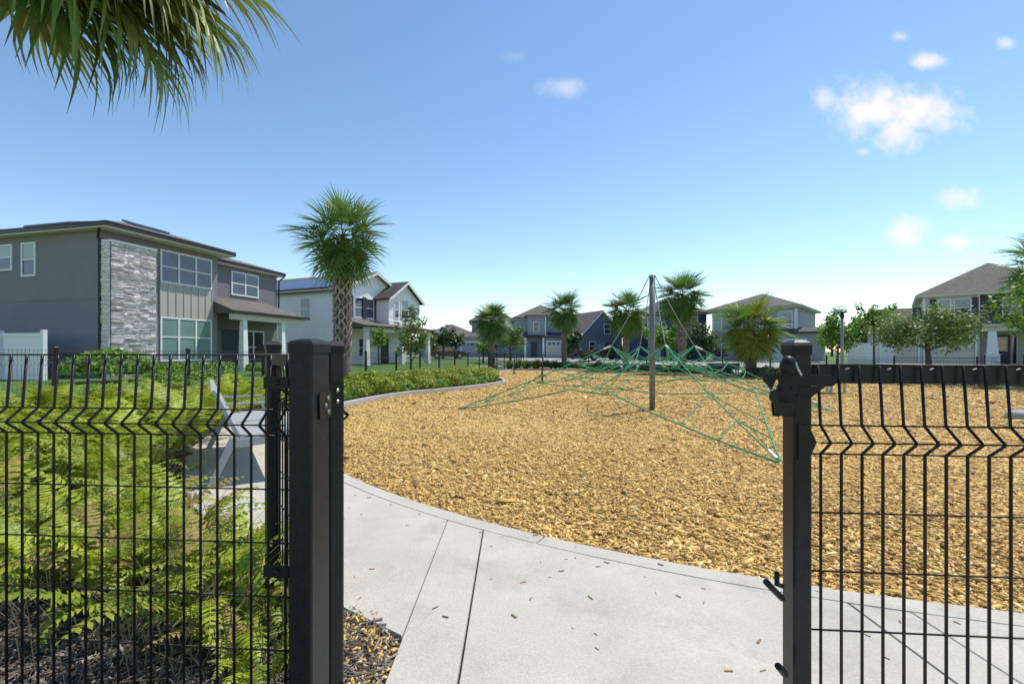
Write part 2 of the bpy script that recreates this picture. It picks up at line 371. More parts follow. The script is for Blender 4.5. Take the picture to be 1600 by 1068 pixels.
curb('far_bed_curb', [(0.3, 33.6), (6.6, 33.8), (11.2, 29.5), (15.3, 25), (18.3, 20.4), (19.1, 17), (19.6, 14), (17, 9)])
# road, sidewalks and drives outside the fences, laid on the terrain
def strip(name, a, b, w, mat, dz, n=40):
    a = np.array(a, float); b = np.array(b, float); t = (b - a) / np.hypot(*(b - a)); nn = np.array((-t[1], t[0])); m = MB()
    K = 5
    for i in range(n + 1):
        for k in range(K):
            p = a + (b - a) * i / n + nn * (k / (K - 1) - .5) * w; m.v.append((p[0], p[1], gz(*p) + dz))
    for i in range(n):
        for k in range(K - 1): q = i * K + k; m.f.append((q, q + K, q + K + 1, q + 1))
    return tag(obj(name, m, mat, org=(0, 0, 0)), kind='structure')
def off(a, d, s, k): # point k posts along a fence, s metres outside
    n = np.array((d[1], -d[0])) / np.hypot(*d); return a + d * k + n * s
strip('sidewalk', off(LF0, LFd, -2.2, -9), off(LF0, LFd, -2.2, 15), 1.4, M_road, .012)
strip('sidewalk', off(RF0, RFd, 3.2, -6), off(RF0, RFd, 3.2, 16), 1.5, M_road, .012)
strip('road', off(RF0, RFd, 8.4, -8), off(RF0, RFd, 8.4, 45), 6.4, M_road, .016, 70)
strip('road', off(LF0, LFd, 2.5, 18), off(LF0, LFd, -14, 40), 6, M_road, .020)
for (x, dd, w, l) in ((1235, 40, 5, 8), (1470, 31, 7, 6), (865, 62, 4.5, 12), (935, 52, 4, 12), (690, 62, 4, 10)):
    p = np.array(((x - 800) / F * dd, dd)); q = p * (1 + l / dd); strip('driveway', p, q, w, M_road, .024, 12)

# ------------------------------------------------------------------ loose wood chips and mulch (uncountable stuff)
def inside(P, poly):
    x, y = P[:, 0], P[:, 1]; c = np.zeros(len(P), bool); n = len(poly); j = n - 1
    for i in range(n):
        xi, yi = poly[i]; xj, yj = poly[j]
        cond = ((yi > y) != (yj > y)); c ^= cond & (x < (xj - xi) * (y - yi) / ((yj - yi) + 1e-12) + xi); j = i
    return c
def scatter_boxes(P, z, L, Wd, T, tilt, mat, name, curve=False):
    n = len(P); yaw = rng.uniform(0, 2 * np.pi, n); pit = rng.normal(0, tilt, n); rol = rng.normal(0, tilt, n)
    ex = np.stack([np.cos(yaw) * np.cos(pit), np.sin(yaw) * np.cos(pit), np.sin(pit)], 1)
    ey = np.stack([-np.sin(yaw) * np.cos(rol), np.cos(yaw) * np.cos(rol), np.sin(rol)], 1); ez = np.cross(ex, ey)
    c = np.stack([P[:, 0], P[:, 1], z], 1)
    taper = rng.uniform(.35, 1.0, (n, 1))
    V = np.zeros((n, 8, 3))
    for k, (a, b, d) in enumerate(((-1, -1, 0), (1, -1, 0), (1, 1, 0), (-1, 1, 0), (-1, -1, 1), (1, -1, 1), (1, 1, 1), (-1, 1, 1))):
        tp = taper if a > 0 else 1
        V[:, k] = c + ex * (a * L[:, None] / 2) + ey * (b * Wd[:, None] / 2 * tp) + ez * (d * T[:, None])
    fq = np.array([(4, 5, 6, 7), (0, 1, 5, 4), (1, 2, 6, 5), (2, 3, 7, 6), (3, 0, 4, 7)])
    Fa = (fq[None] + 8 * np.arange(n)[:, None, None]).reshape(-1, 4)
    me = bpy.data.meshes.new(name); me.vertices.add(n * 8); me.vertices.foreach_set('co', V.reshape(-1))
    nf = len(Fa); me.loops.add(nf * 4); me.loops.foreach_set('vertex_index', Fa.reshape(-1)); me.polygons.add(nf)
    me.polygons.foreach_set('loop_start', np.arange(0, nf * 4, 4)); me.update(calc_edges=True); me.materials.append(mat)
    o = bpy.data.objects.new(name, me); COL.objects.link(o); return tag(o, kind='stuff')
def polar(n, r0, r1, a0, a1, p=1.0):   # more pieces near the camera
    u = rng.uniform(0, 1, n); r = r0 * (r1 / r0) ** (u ** p); a = rng.uniform(R(a0), R(a1), n)
    return np.stack([r * np.sin(a), r * np.cos(a)], 1), r
P, r_ = polar(235000, 2.0, 36, -35, 52)
k = inside(P, chip_poly) & (rng.uniform(0, 1, len(P)) < 1.0); P = P[k]; r_ = r_[k]
n = len(P); s = np.clip(r_ / 8, 1, 2.3) * rng.lognormal(0, .45, n)
o = scatter_boxes(P, gp(P[:, 0], P[:, 1]) + .014 + rng.uniform(0, .016, n), .0235 * s, .0075 * s, .0035 * s, .22, M_chip, 'wood_chips')
tag(o, 'loose golden wood chips covering the playground', 'wood chips', kind='stuff')
P, r_ = polar(90000, 1.3, 11, -62, 0)
k = inside(P, bed_poly); P = P[k]; r_ = r_[k]; n = len(P); s = np.clip(r_ / 3, 1, 2.5) * rng.lognormal(0, .4, n)
o = scatter_boxes(P, gp(P[:, 0], P[:, 1]) + .008 + rng.uniform(0, .025, n), .045 * s, .0042 * s, .002 * s, .25, M_stick, 'mulch_strands')
tag(o, 'shredded grey mulch strands covering the fern bed', 'mulch', kind='stuff')
P, r_ = polar(9000, 11, 32, -34, 2)
k = inside(P, bed_poly); P = P[k]; n = len(P); s = rng.lognormal(0, .3, n)
tag(scatter_boxes(P, gp(P[:, 0], P[:, 1]) + .01, .12 * s, .03 * s, .01 * s, .2, M_stick, 'bark_mulch'), 'dark bark mulch under the low shrubs', 'mulch', kind='stuff')
P = np.stack([rng.uniform(-.80, -.48, 420), rng.uniform(1.6, 2.15, 420)], 1); P = P[inside(P, bed_poly)]; n = len(P)
tag(scatter_boxes(P, gp(P[:, 0], P[:, 1]) + .022 + rng.uniform(0, .008, n), rng.uniform(.012, .035, n), rng.uniform(.007, .014, n), np.full(n, .005), .3, M_chip, 'spilled_chips'), 'golden wood chips spilled into the grey mulch corner', 'wood chips', kind='stuff')
# golden chips that spilled into the mulch corner and stray pieces lying on the concrete
cm = mesh('wood_chip', MB().add([(-.02, -.005, 0), (.02, -.003, 0), (.021, .003, 0), (-.018, .006, 0), (-.02, -.004, .004), (.02, -.003, .005), (.02, .003, .004), (-.018, .005, .005)], [(3, 2, 1, 0), (4, 5, 6, 7), (0, 1, 5, 4), (1, 2, 6, 5), (2, 3, 7, 6), (3, 0, 4, 7)]), pm('stray_chip', (.33, .20, .085), .8, .2, 30, objrand=.6))
for i in range(84):
    a = rng.uniform(205, 262); rr = rng.uniform(RC + .03, RO - .1) if i % 2 else rng.uniform(RC + .02, RC + .5)
    x, y = ring(rr, a)
    if i < 20: x, y = rng.uniform(-.4, 1.6), rng.uniform(1.75, 2.7)
    o = bpy.data.objects.new('wood_chip', cm); COL.objects.link(o); o.location = (x, y, gp(x, y) + CT + .001); o.rotation_euler = (0, 0, rng.uniform(0, 6.28)); sc = rng.uniform(.35, .95); o.scale = (sc, sc * rng.uniform(.7, 1.3), sc)
    tag(o, 'small stray wood chip lying on the concrete path', 'wood chip', 'stray chips on the concrete')

# ------------------------------------------------------------------ mesh fence panels
FE = Vector((.9972, -.0745, 0)); FM = Vector((-.0745, -.9972, 0))    # along the gate line / towards the camera
def vwire_mesh(h, r=.0037, depth=.042, lean=.012, n=6):
    return mesh('vertical_wire', MB().tube([(0, -lean, 0), (0, -.001, -.150), (0, 0, -.156), (0, depth * .9, -.189), (0, depth, -.193), (0, depth * .9, -.197), (0, 0, -.229), (0, 0, -.236), (0, 0, -h)], r, n), M_black, True)
def hz_list(h):
    L = [(0, -.012), (.156, 0), (.193, .042), (.230, 0)]
    z = .230 + .1524
    while z < h - .01: L.append((z, 0)); z += .1524
    return L
def panel(name, label, origin, e, nrm, width, h, phase=.02, pitch=.0508, group=None, cat='fence', rv=.0037, rh=.0025, thing_=None):
    """origin = top corner; e along; nrm towards the V bends"""
    t = thing_ or thing(name, label, cat, (origin[0], origin[1], origin[2] - h), group)
    B = Matrix((( e.x, nrm.x, 0, 0), (e.y, nrm.y, 0, 0), (0, 0, 1, 0), (0, 0, 0, 1)))
    oz = Vector(origin) - Vector(ORG[t.name])
    vm = vwire_mesh(h, rv); x = phase
    while x < width:
        inst('vertical_wire', vm, t, Matrix.Translation(oz + e * x) @ B); x += pitch
    hm = mesh('horizontal_wire', MB().tube([(0, 0, 0), (width, 0, 0)], rh, 6), M_black, True)
    for z, dd in hz_list(h): inst('horizontal_wire', hm, t, Matrix.Translation(oz + nrm * (dd - .004 if dd <= 0 else dd - .003) + Vector((0, 0, -z))) @ B)
    return t
def on_line(X): return Vector((X, 1.182 - .0747 * (X - .781), 0))
PH = 1.19
p0 = on_line(-.622); p1 = p0 - FE * 2.44
panel('mesh_fence', 'black welded mesh fence panel with V-shaped fold in front of the ferns', (p1.x, p1.y, 1.2385), FE, FM, 2.44, PH, phase=.033)
# square tube post helper, aligned with the gate line
def sqpost(mb, c, w, dpt, z0, z1, e=FE, nn=FM, ch=.005):
    pts = []
    for sx, sy in ((-1, -1), (1, -1), (1, 1), (-1, 1)):
        for (ax, ay) in (((sx * w / 2), sy * (dpt / 2 - ch)), ((sx * (w / 2 - ch)), sy * dpt / 2)) if sx * sy > 0 else (((sx * (w / 2 - ch)), sy * dpt / 2), ((sx * w / 2), sy * (dpt / 2 - ch))):
            p = Vector(c) + e * ax - nn * ay; pts.append((p.x, p.y, z0))
    mb.prism(pts, (0, 0, z1 - z0)); return mb
def cap(mb, c, w, dpt, z, e=FE, nn=FM):
    sqpost(mb, c, w + .008, dpt + .008, z - .022, z + .002, e, nn, .007)
    b = Vector(c); ring_ = []
    for k in range(4):
        pass
    lv = []
    for s_, zz in ((1, .002), (.8, .010), (.45, .016), (.1, .018)):
        for sx, sy in ((-1, -1), (1, -1), (1, 1), (-1, 1)):
            p = b + e * (sx * (w / 2 + .003) * s_) - nn * (sy * (dpt / 2 + .003) * s_); lv.append((p.x, p.y, z + zz))
    mb.add(lv, [(4 * i + k, 4 * i + (k + 1) % 4, 4 * i + 4 + (k + 1) % 4, 4 * i + 4 + k) for i in range(3) for k in range(4)] + [(12, 13, 14, 15)]); return mb
def bolt(mb, c, nrm, r=.006, l=.005):
    c = Vector(c); return mb.tube([c, c + nrm * l, c + nrm * (l * 1.5)], [r, r, r * .6], 8)
# left hinge post
hp = on_line(-.579) - FM * .016
zt = 1.268
t = thing('gate_post', 'black square hinge post beside the fern fence', 'post', (hp.x, hp.y, gp(hp.x, hp.y)))
obj('post_tube', sqpost(MB(), hp, .068, .105, -.05, zt), M_blackd, t); obj('post_cap', cap(MB(), hp, .068, .105, zt), M_black, t)
for y in (598, 895):
    c = hp - FE * .034; z = HC - (y - 548) / F * 1.245
    q = MB(); a = c + FM * .046; b_ = a - FE * .072
    q.prism([(a.x, a.y, z - .016), (b_.x, b_.y, z - .016), (b_.x, b_.y, z + .016), (a.x, a.y, z + .016)], FM * .004)
    k_ = obj('panel_bracket', q, M_black, t); bb = a - FE * .034 + FM * .004
    obj('bolt', bolt(MB(), (bb.x, bb.y, z), FM, .008, .004), M_black, k_)
# open gate leaf swung inwards on that post
hs = Vector((-.556, 1.425, 0)); far_s = Vector((-1.135, 2.16, 0)); ge = (far_s - hs).normalized(); gn = Vector((ge.y, -ge.x, 0))
t = thing('gate_leaf', 'open black mesh gate leaf swung inwards beside the path', 'gate', (hs.x, hs.y, gp(hs.x, hs.y) + .04))
obj('hinge_stile', sqpost(MB(), hs, .046, .046, .03, zt - .004, ge, gn), M_post, t); obj('stile_cap', cap(MB(), hs, .046, .046, zt - .004, ge, gn), M_black, t)
obj('latch_stile', sqpost(MB(), far_s, .060, .060, .03, zt + .01, ge, gn), M_post, t); obj('stile_cap', cap(MB(), far_s, .060, .060, zt + .01, ge, gn), M_black, t)
for z in (1.207, .07):
    q = MB(); a = hs + ge * .023; b_ = far_s - ge * .03
    q.prism([(*(a + gn * .02).xy, z - .02), (*(b_ + gn * .02).xy, z - .02), (*(b_ - gn * .02).xy, z - .02), (*(a - gn * .02).xy, z - .02)], (0, 0, .045))
    obj('gate_rail', q, M_black, t)
a = hs + ge * .025 + gn * .014; wl = (far_s - hs).length - .055
panel('x', '', (a.x, a.y, 1.2345), ge, gn, wl, 1.17, phase=.012, thing_=t)
# hinge plates: one on the post side, one on the leaf stile
for zc in (HC - (633 - 548) / F * 1.30, .16):
    pc = hp + FE * .0342 - FM * .014; q = MB()
    Mx = Matrix((( -FM.x, FE.x, 0, pc.x), (-FM.y, FE.y, 0, pc.y), (0, 0, 1, zc), (0, 0, 0, 1)))
    q.prism([Mx @ Vector(v) for v in ((-.032, 0, -.036), (.030, 0, -.036), (.036, 0, -.028), (.036, 0, .028), (.030, 0, .038), (-.026, 0, .038), (-.034, 0, .030))], FE * .006)
    k_ = obj('hinge_plate', q, M_post, ORG and bpy.data.objects['gate_post'])
    for bx, bz in ((.008, .02), (-.006, .0), (.010, -.02)):
        c = Mx @ Vector((bx, .006, bz)); obj('bolt', bolt(MB(), c, FE, .0065, .005), M_steel, k_)
    fc = hs - ge * .0235 + gn * 0; q = MB()
    Mx = Matrix(((gn.x, -ge.x, 0, fc.x), (gn.y, -ge.y, 0, fc.y), (0, 0, 1, zc + .012), (0, 0, 0, 1)))
    q.prism([Mx @ Vector(v) for v in ((-.022, 0, -.046), (.020, 0, -.046), (.020, 0, .046), (-.022, 0, .046))], -ge * .004)
    k_ = obj('leaf_hinge_plate', q, M_black, t)
    for bz in (.022, -.012):
        c = Mx @ Vector((0, .004, bz)); obj('bolt', bolt(MB(), c, -ge, .006, .004), M_steel, k_)
# right gate: post with cap, closed leaf with flat top rail, latch
rp = on_line(.748) - FM * .012
t = thing('latch_post', 'black square gate post carrying the latch beside the wood chips', 'post', (rp.x, rp.y, gp(rp.x, rp.y)))
obj('post_tube', sqpost(MB(), rp, .046, .060, -.05, 1.262), M_post, t); obj('post_cap', cap(MB(), rp, .046, .060, 1.262), M_black, t)
# narrow square channel bolted on the inner side
c = rp - FE * .001 - FM * -.0
lt = thing('gate_latch', 'black steel gate latch with long handle on the right post', 'latch', (rp.x, rp.y, 1.10))
def plate(pts_px, d, th, name, mat=M_black):
    P = [W(x, y, d) for x, y in pts_px]; q = MB()
    # keep the plate parallel to the gate line
    P2 = []
    for p in P:
        X = p.x; dd = d - .0747 * (X - .70); P2.append(Vector((X, dd, p.z)))
    q.prism(P2[::-1], FM * th); return obj(name, q, mat, lt)
D_ = 1.135
plate([(1194, 583), (1240, 584), (1296, 586), (1301, 590), (1301, 598), (1296, 603), (1246, 602), (1246, 626), (1236, 650), (1208, 650), (1206, 634), (1207, 616), (1213, 608), (1217, 597), (1214, 590), (1210, 598), (1206, 609), (1194, 595)], D_, .005, 'latch_plate')
plate([(1204, 612), (1211, 608), (1216, 614), (1216, 628), (1240, 629), (1240, 642), (1222, 648), (1212, 645), (1210, 630), (1203, 624)], D_ - .012, .006, 'latch_keeper', M_post)
plate([(1246, 603), (1286, 603), (1262, 622), (1246, 622)], D_ + .012, .004, 'gusset')
q = MB(); c0 = W(1232, 583, D_ + .004)
q.lathe((c0.x, c0.y, c0.z), [(.020, 0), (.021, .012), (.019, .026), (.012, .040), (.003, .044)], 14); obj('lock_dome', q, M_black, lt, smooth=True)
q = MB(); q.tube([W(1243, 566, D_ - .012), W(1246, 575, D_ - .014), W(1252, 586, D_ - .014)], .0028, 6); obj('release_pin', q, M_steel, lt)
for x, y in ((1221, 607), (1238, 606), (1246, 618), (1232, 640)):
    c = W(x, y, D_ - .005); obj('bolt', bolt(MB(), c, FM, .0032, .003), M_post, lt)
rl0 = on_line(.781)
t = thing('gate_leaf', 'closed black mesh gate leaf with flat top rail before the wood chips', 'gate', (rl0.x, rl0.y, .03))
zr = 1.2125
q = MB(); a = rl0 - FE * .012 - FM * .022; b_ = a + FE * 1.25
for (o0, z0, z1) in ((0, zr - .048, zr - .002),):
    q.prism([(a.x, a.y, z0), (b_.x, b_.y, z0), (*(b_ - FM * .03).xy, z0), (*(a - FM * .03).xy, z0)], (0, 0, z1 - z0))
obj('top_rail', q, M_post, t)
for c, w in ((rl0 + FE * 1.26, .05),):
    cc = c - FM * .004; obj('stile', sqpost(MB(), cc, w, .05, .03, zr - .05), M_post, t)
panel('x', '', (rl0.x, rl0.y, zr), FE, FM, 1.25, 1.15, phase=.020, thing_=t)
q = MB(); c = rl0 + FE * .003
q.prism([(*(c + FM * .012 - FE * .026).xy, zr - .150), (*(c + FM * .012 - FE * .006).xy, zr - .196), (*(c + FM * .012 - FE * .026).xy, zr - .240), (*(c + FM * .012 - FE * .05).xy, zr - .240), (*(c + FM * .012 - FE * .05).xy, zr - .150)], FM * .012); obj('fold_end_plate', q, M_post, t)
hm = mesh('clip', MB().tube([(0, 0, 0), (.009, 0, .003)], .0015, 6), M_lampg)
for i in range(6): inst('weld_clip', hm, t, Matrix.Translation(rl0 + FE * (.075 + .1016 * i) + FM * .010 + Vector((0, 0, zr - .010)) - Vector(ORG[t.name])))
# drop rod on the left of the right stile
q = MB(); q.tube([W(1197, 908, 1.12), W(1206, 918, 1.13), W(1222, 934, 1.15)], .008, 8); q2 = MB().tube([W(1214, 893, 1.13), W(1214, 912, 1.13), W(1222, 915, 1.15)], .006, 8)
dr = thing('drop_rod', 'bent black drop rod handle low on the latch post', 'drop rod', (rp.x, rp.y, .55))
obj('rod_handle', q, M_black, dr, smooth=True); obj('rod_hook', q2, M_black, dr, smooth=True); obj('rod_guide', MB().tube([W(1216, 1040, 1.14), W(1226, 1052, 1.16)], .009, 8), M_black, dr)

# ------------------------------------------------------------------ boundary fences (posts and mesh panels, one thing each)
def fence_run(name, label, p0, d, n0, n1, pitch, hh=1.24, pr=.0028):
    e = Vector((d[0], d[1], 0)).normalized(); nn = Vector((e.y, -e.x, 0))
    pa = p0 + d * n0; T = thing(name, label, 'fence', (pa[0], pa[1], gp(*pa)))
    for k in range(n0, n1 + 1):
        p = p0 + d * k; z = gp(*p)
        m = MB(); sqpost(m, (p[0], p[1], 0), .063, .063, z - .05, z + hh + .05, e, nn); cap(m, (p[0], p[1], 0), .063, .063, z + hh + .05, e, nn)
        obj('fence_post', m, M_black, T)
        if k < n1:
            a = Vector((p[0], p[1], 0)) + e * .04; b = Vector((p0 + d * (k + 1)).tolist() + [0]) - e * .04
            za, zb = z, gp(*(p0 + d * (k + 1)))
            m = MB(); L = (b - a).length; x = .0
            while x < L:
                q = a + e * x; zz = za + (zb - za) * x / L
                m.tube([(*q.xy, zz + hh + .03), (*q.xy, zz + hh - .156), (*(q + nn * .04).xy, zz + hh - .193), (*q.xy, zz + hh - .23), (*q.xy, zz + .05)], pr, 3, False); x += pitch
            for zz, dd in hz_list(1.19): m.tube([a + nn * dd + Vector((0, 0, za + hh - zz)), b + nn * dd + Vector((0, 0, zb + hh - zz))], .0025, 3, False)
            tag(obj('mesh_panel', m, M_black, T), kind='stuff')
fence_run('boundary_fence', 'long black mesh boundary fence before the gray and white houses', LF0, LFd, -5, 12, .0508)
fence_run('boundary_fence', 'long black mesh boundary fence between the far shrub bed and the street', RF0, RFd, -2, 11, .1016)

# ------------------------------------------------------------------ benches, spinners, small play things
def bench_side(name, label, a, b, mat):
    a = Vector((*a, 0)); b = Vector((*b, 0)); t_ = (b - a).normalized(); n_ = Vector((t_.y, -t_.x, 0)); L = (b - a).length
    z0 = gp(a.x, a.y) + CT; T = thing(name, label, 'bench', (a.x, a.y, z0))
    def P(s, o, z): p = a + t_ * s + n_ * o; return Vector((p.x, p.y, z0 + z))
    def slabp(nm, pr, s0, s1):   # profile in (o, z)
        q = MB(); q.prism([P(s0, o, z) for o, z in pr], t_ * (s1 - s0)); return obj(nm, q, mat, T)
    slabp('seat', [(.08, .42), (.56, .46), (.56, .43), (.08, .385)], 0.03, L - .03)
    slabp('backrest', [(-.12, .86), (-.09, .86), (.11, .43), (.075, .42)], 0.03, L - .03)
    for s0 in (0, L - .05):
        slabp('leg', [(.02, .42), (.09, .42), (-.10, 0), (-.16, 0)], s0, s0 + .05)
        slabp('leg', [(.47, .43), (.55, .44), (.64, 0), (.58, 0)], s0, s0 + .05)
        slabp('side_rail', [(.05, .40), (.57, .44), (.57, .36), (.05, .33)], s0 + .002, s0 + .048)
    for s0 in (L * .5, L - .06): slabp('armrest', [(-.02, .64), (.46, .64), (.46, .62), (-.02, .62)], s0, s0 + .05); slabp('armrest_post', [(.43, .62), (.46, .62), (.49, .46), (.46, .46)], s0 + .01, s0 + .04)
    return T
bench_side('park_bench', 'light grey metal bench on the curved path by the ferns', (-2.58, 4.12), (-3.72, 5.82), M_benchg)
T = thing('park_bench', 'slate blue bench with solid back beside the far shrubs', 'bench', (12.6, 27.3, gp(12.6, 27.3)))
e_ = Vector((RFd[0], RFd[1], 0)).normalized(); bM = Matrix.Translation(Vector(ORG[T.name])) @ Matrix.Rotation(R(172), 4, 'Z')
for nm, bx in (('backrest', (-.93, .93, .20, .24, .42, .80)), ('seat', (-.93, .93, -.25, .20, .40, .44))): obj(nm, MB().box(*bx, bM), M_benchb, T)
for x in (-.85, .85):
    for y in (-.2, .18): obj('leg', MB().box(x - .03, x + .03, y - .03, y + .03, 0, .40, bM), M_benchg, T)
    obj('armrest', MB().box(x - .03, x + .03, -.25, .2, .60, .63, bM), M_benchg, T); obj('arm_post', MB().box(x - .029, x + .029, -.25, -.2, .44, .60, bM), M_benchg, T)
for (x, y), lab in (((1.27, 19.17), 'dark standing spinner pole with foot plate on the wood chips'), ((.12, 27.6), 'distant dark spinner pole with small foot disc near the bed curb')):
    z = gp(x, y); T = thing('spinner', lab, 'spinner', (x, y, z))
    obj('pole', MB().tube([(x, y, z), (x, y, z + .5), (x + .02, y, z + .9), (x + .03, y, z + 1.22)], [.045, .035, .028, .025], 8), M_spin, T, smooth=True)
    obj('foot_plate', MB().lathe((x, y, z + .30), [(.06, 0), (.2, .0), (.21, .02), (.2, .035), (.05, .05)], 14), M_spin, T)
    obj('base_disc', MB().lathe((x, y, z), [(.17, 0), (.17, .035), (.08, .06)], 14), M_spin, T)
x, y = 10.6, 15.2; z = gp(x, y); T = thing('low_table', 'small low table with pale legs on the wood chips behind the gate', 'table', (x, y, z))
Mx = TR((x, y, z), (0, 0, R(14)))
obj('table_top', MB().box(-.5, .5, -.3, .3, .50, .55, Mx), M_benchg, T)
for a in (-.36, .36):
    for b in (-.24, .24): obj('leg', MB().tube([Mx @ Vector((a, b, 0)), Mx @ Vector((a, b, .5))], .045, 8), pm('pale_leg', (.45, .42, .38), .6), T)
x, y = 10.2, 9.0; z = gp(x, y)
tag(obj('stepping_pod', MB().lathe((x, y, z), [(.30, 0), (.32, .10), (.30, .16), (.22, .20), (.05, .21)], 18), pm('pale_pod', (.27, .29, .28), .7), smooth=True), 'rounded pale grey stepping pod on the wood chips', 'stepping pod')

# ------------------------------------------------------------------ rope net climber
mx_, my_ = 3.15, 10.22; mz = gp(mx_, my_)
net = thing('net_climber', 'green rope pyramid net climber hung from a grey mast', 'net climber', (mx_, my_, mz))
q = MB(); q.tube([(mx_, my_, mz - .1), (mx_, my_, 2.90)], .064, 14); obj('mast', q, M_mast, net, smooth=True)
obj('mast_cap', MB().lathe((mx_, my_, 2.90), [(.078, 0), (.078, .03), (.05, .06), (.02, .07)], 12), M_ropeg, net)
MC = Vector((mx_, my_, 0)); ANG = [183, 269, 357, 91]; RAD = [4.34, 5.05, 3.95, 4.6]
def rope(pts, r=.013, mat=None, name='rope', sag=.0, n=9):
    P = [Vector(p) for p in pts]; out = []
    for a, b in zip(P[:-1], P[1:]):
        for i in range(n):
            t = i / n; p = a.lerp(b, t); p.z -= sag * 4 * t * (1 - t) * (b - a).length; out.append(p)
    out.append(P[-1]); return obj(name, MB().tube(out, r, 6), mat or M_rope, net, smooth=True)
arms = []
for a, rd in zip(ANG, RAD):
    u = Vector((math.cos(R(a)), math.sin(R(a)), 0)); node = MC + u * .93 + Vector((0, 0, 1.365)); anc = MC + u * rd; anc.z = gp(anc.x, anc.y) + .03
    arms.append((u, node, anc, rd))
    rope([(mx_ + u.x * .06, my_ + u.y * .06, 2.95), node], .011, M_ropeg, 'hanger_rope', .035)
    q = MB(); dv = (anc - node).normalized(); q.tube([node + dv * .02, node + dv * .19], .022, 8); obj('sleeve', q, M_alu, net)
    rope([node, anc], .012, sag=.012)
    q = MB(); dv = (node - anc).normalized(); q.tube([anc - dv * .25 - Vector((0, 0, .05)), anc + dv * .05], .012, 6); obj('anchor', q, M_spin, net); obj('sleeve', MB().tube([anc + dv * .1, anc + dv * .28], .02, 8), M_alu, net)
for k in range(4):
    u0, n0, a0, r0 = arms[k]; u1, n1, a1, r1 = arms[(k + 1) % 4]; ub = (u0 + u1).normalized()
    def ridge0(t): p = n0.lerp(a0, t); p.z -= .012 * 4 * t * (1 - t) * (a0 - n0).length; return p
    def ridge1(t): p = n1.lerp(a1, t); p.z -= .012 * 4 * t * (1 - t) * (a1 - n1).length; return p
    mids = []; prev = None
    # rows of cross ropes, the outermost one the border rope from anchor to anchor
    T_ = [0, .12, .24, .37, .52]
    inner = MC + ub * .42 + Vector((0, 0, 1.02))
    for i, tt in enumerate(T_):
        A, B = ridge0(tt), ridge1(tt); rad = .60 + i * .40; zz = 1.10 - i * .135
        m1 = MC + (u0 * .62 + u1 * .38).normalized() * rad + Vector((0, 0, zz)); m2 = MC + (u0 * .38 + u1 * .62).normalized() * rad + Vector((0, 0, zz))
        rope([A, m1, m2, B], .009, sag=.03); mids.append((m1, m2))
    b1 = MC + (u0 * .68 + u1 * .42).normalized() * 2.42; b2 = MC + (u0 * .42 + u1 * .68).normalized() * 2.55; b1.z = .50; b2.z = .47
    c0 = a0.lerp(b1, .5); c0.z = a0.z + (b1.z - a0.z) * .42; c1 = a1.lerp(b2, .5); c1.z = a1.z + (b2.z - a1.z) * .42
    rope([a0, c0, b1, b2, c1, a1], .012, sag=.01); mids.append((b1, b2))
    for s in (0, 1):
        rope([n0 if s == 0 else n1] + [m[s] for m in mids], .009, sag=.012)
    rope([ridge0(.52), c0], .009, sag=.02); rope([ridge1(.52), c1], .009, sag=.02); rope([ridge0(.74), a0.lerp(c0, .55)], .009); rope([ridge1(.74), a1.lerp(c1, .55)], .009)
    rope([mids[0][0], inner, mids[0][1]], .011, sag=.05); rope([n0, mids[1][0].lerp(mids[1][1], .5), mids[3][0].lerp(mids[3][1], .5), b1.lerp(b2, .5)], .0115, sag=.03); rope([n1, mids[2][0].lerp(mids[2][1], .5)], .0115, sag=.03); rope([n0, inner], .011, sag=.04); rope([n1, inner], .011, sag=.04)
    for m in mids[:5]:
        for p in m: obj('rope_clamp', MB().lathe((p.x, p.y, p.z - .018), [(.012, 0), (.022, .008), (.022, .028), (.012, .036)], 8), M_spin, net)

# ------------------------------------------------------------------ ferns
def frond_fern(L, N, wmax, arch, tw):
    m = MB(); pts = []; T = []
    a = R(82); p = Vector((0, 0, 0)); st = L / 14
    for i in range(15):
        pts.append(p.copy()); d = Vector((math.cos(a), 0, math.sin(a))); T.append(d); p = p + d * st; a -= arch / 14 * (0.35 + 1.3 * i / 14)
    m.tube(pts, [.0035 * (1 - .8 * i / 14) + .0006 for i in range(15)], 3, False)
    for i in range(N):
        f = .14 + .86 * i / (N - 1); x = f * 14; k = min(13, int(x)); c = pts[k].lerp(pts[k + 1], x - k); t = T[k]
        prof = wmax * min(1, (f - .06) * 3.2) * (1 - max(0, (f - .45) / .55) ** 1.7 * .93)
        for s in (-1, 1):
            sd = Vector((0, s, 0)); nrm = t.cross(sd) * s
            l = prof * random.uniform(.85, 1.1); w = .0075 + .0040 * prof / wmax
            dirv = (sd * .93 + t * .34 + nrm * random.uniform(-.15, .22) + Vector((0, 0, -.1))).normalized(); ww = (t - dirv * t.dot(dirv)).normalized()
            tip = c + dirv * l + t * l * .12 - Vector((0, 0, l * .18)); md = c + dirv * l * .5
            b0 = c - ww * w * .7; b1 = c + ww * w * .7; m0 = md - ww * w; m1 = md + ww * w
            m.add([b0, b1, m1, m0, tip], [(0, 1, 2, 3), (3, 2, 4)])
    return m
FR = [mesh('frond', frond_fern(random.uniform(.48, .74), 21, random.uniform(.070, .098), R(random.uniform(65, 150)), 0), (M_fern, M_fern2, M_fern, M_fern, M_fern2, M_fern, M_fern, M_fern2, M_fernd)[i]) for i in range(9)]
def fern_parts(n):
    out = []; a0 = random.uniform(0, 6.28)
    for i in range(n):
        out.append((random.randrange(9), a0 + i * 2.4 + random.uniform(-.4, .4), random.uniform(-.42, .12), random.uniform(.7, 1.1)))
    return out
def in_bed(x, y):
    if not inside(np.array([[x, y]]), bed_poly)[0]: return False
    return y > 1.38 - .0747 * x and np.hypot(x - CC[0], y - CC[1]) > RO + .12 and side_dist((x, y), LF0, LFd, -1) < -.2
near = []; tries = 0
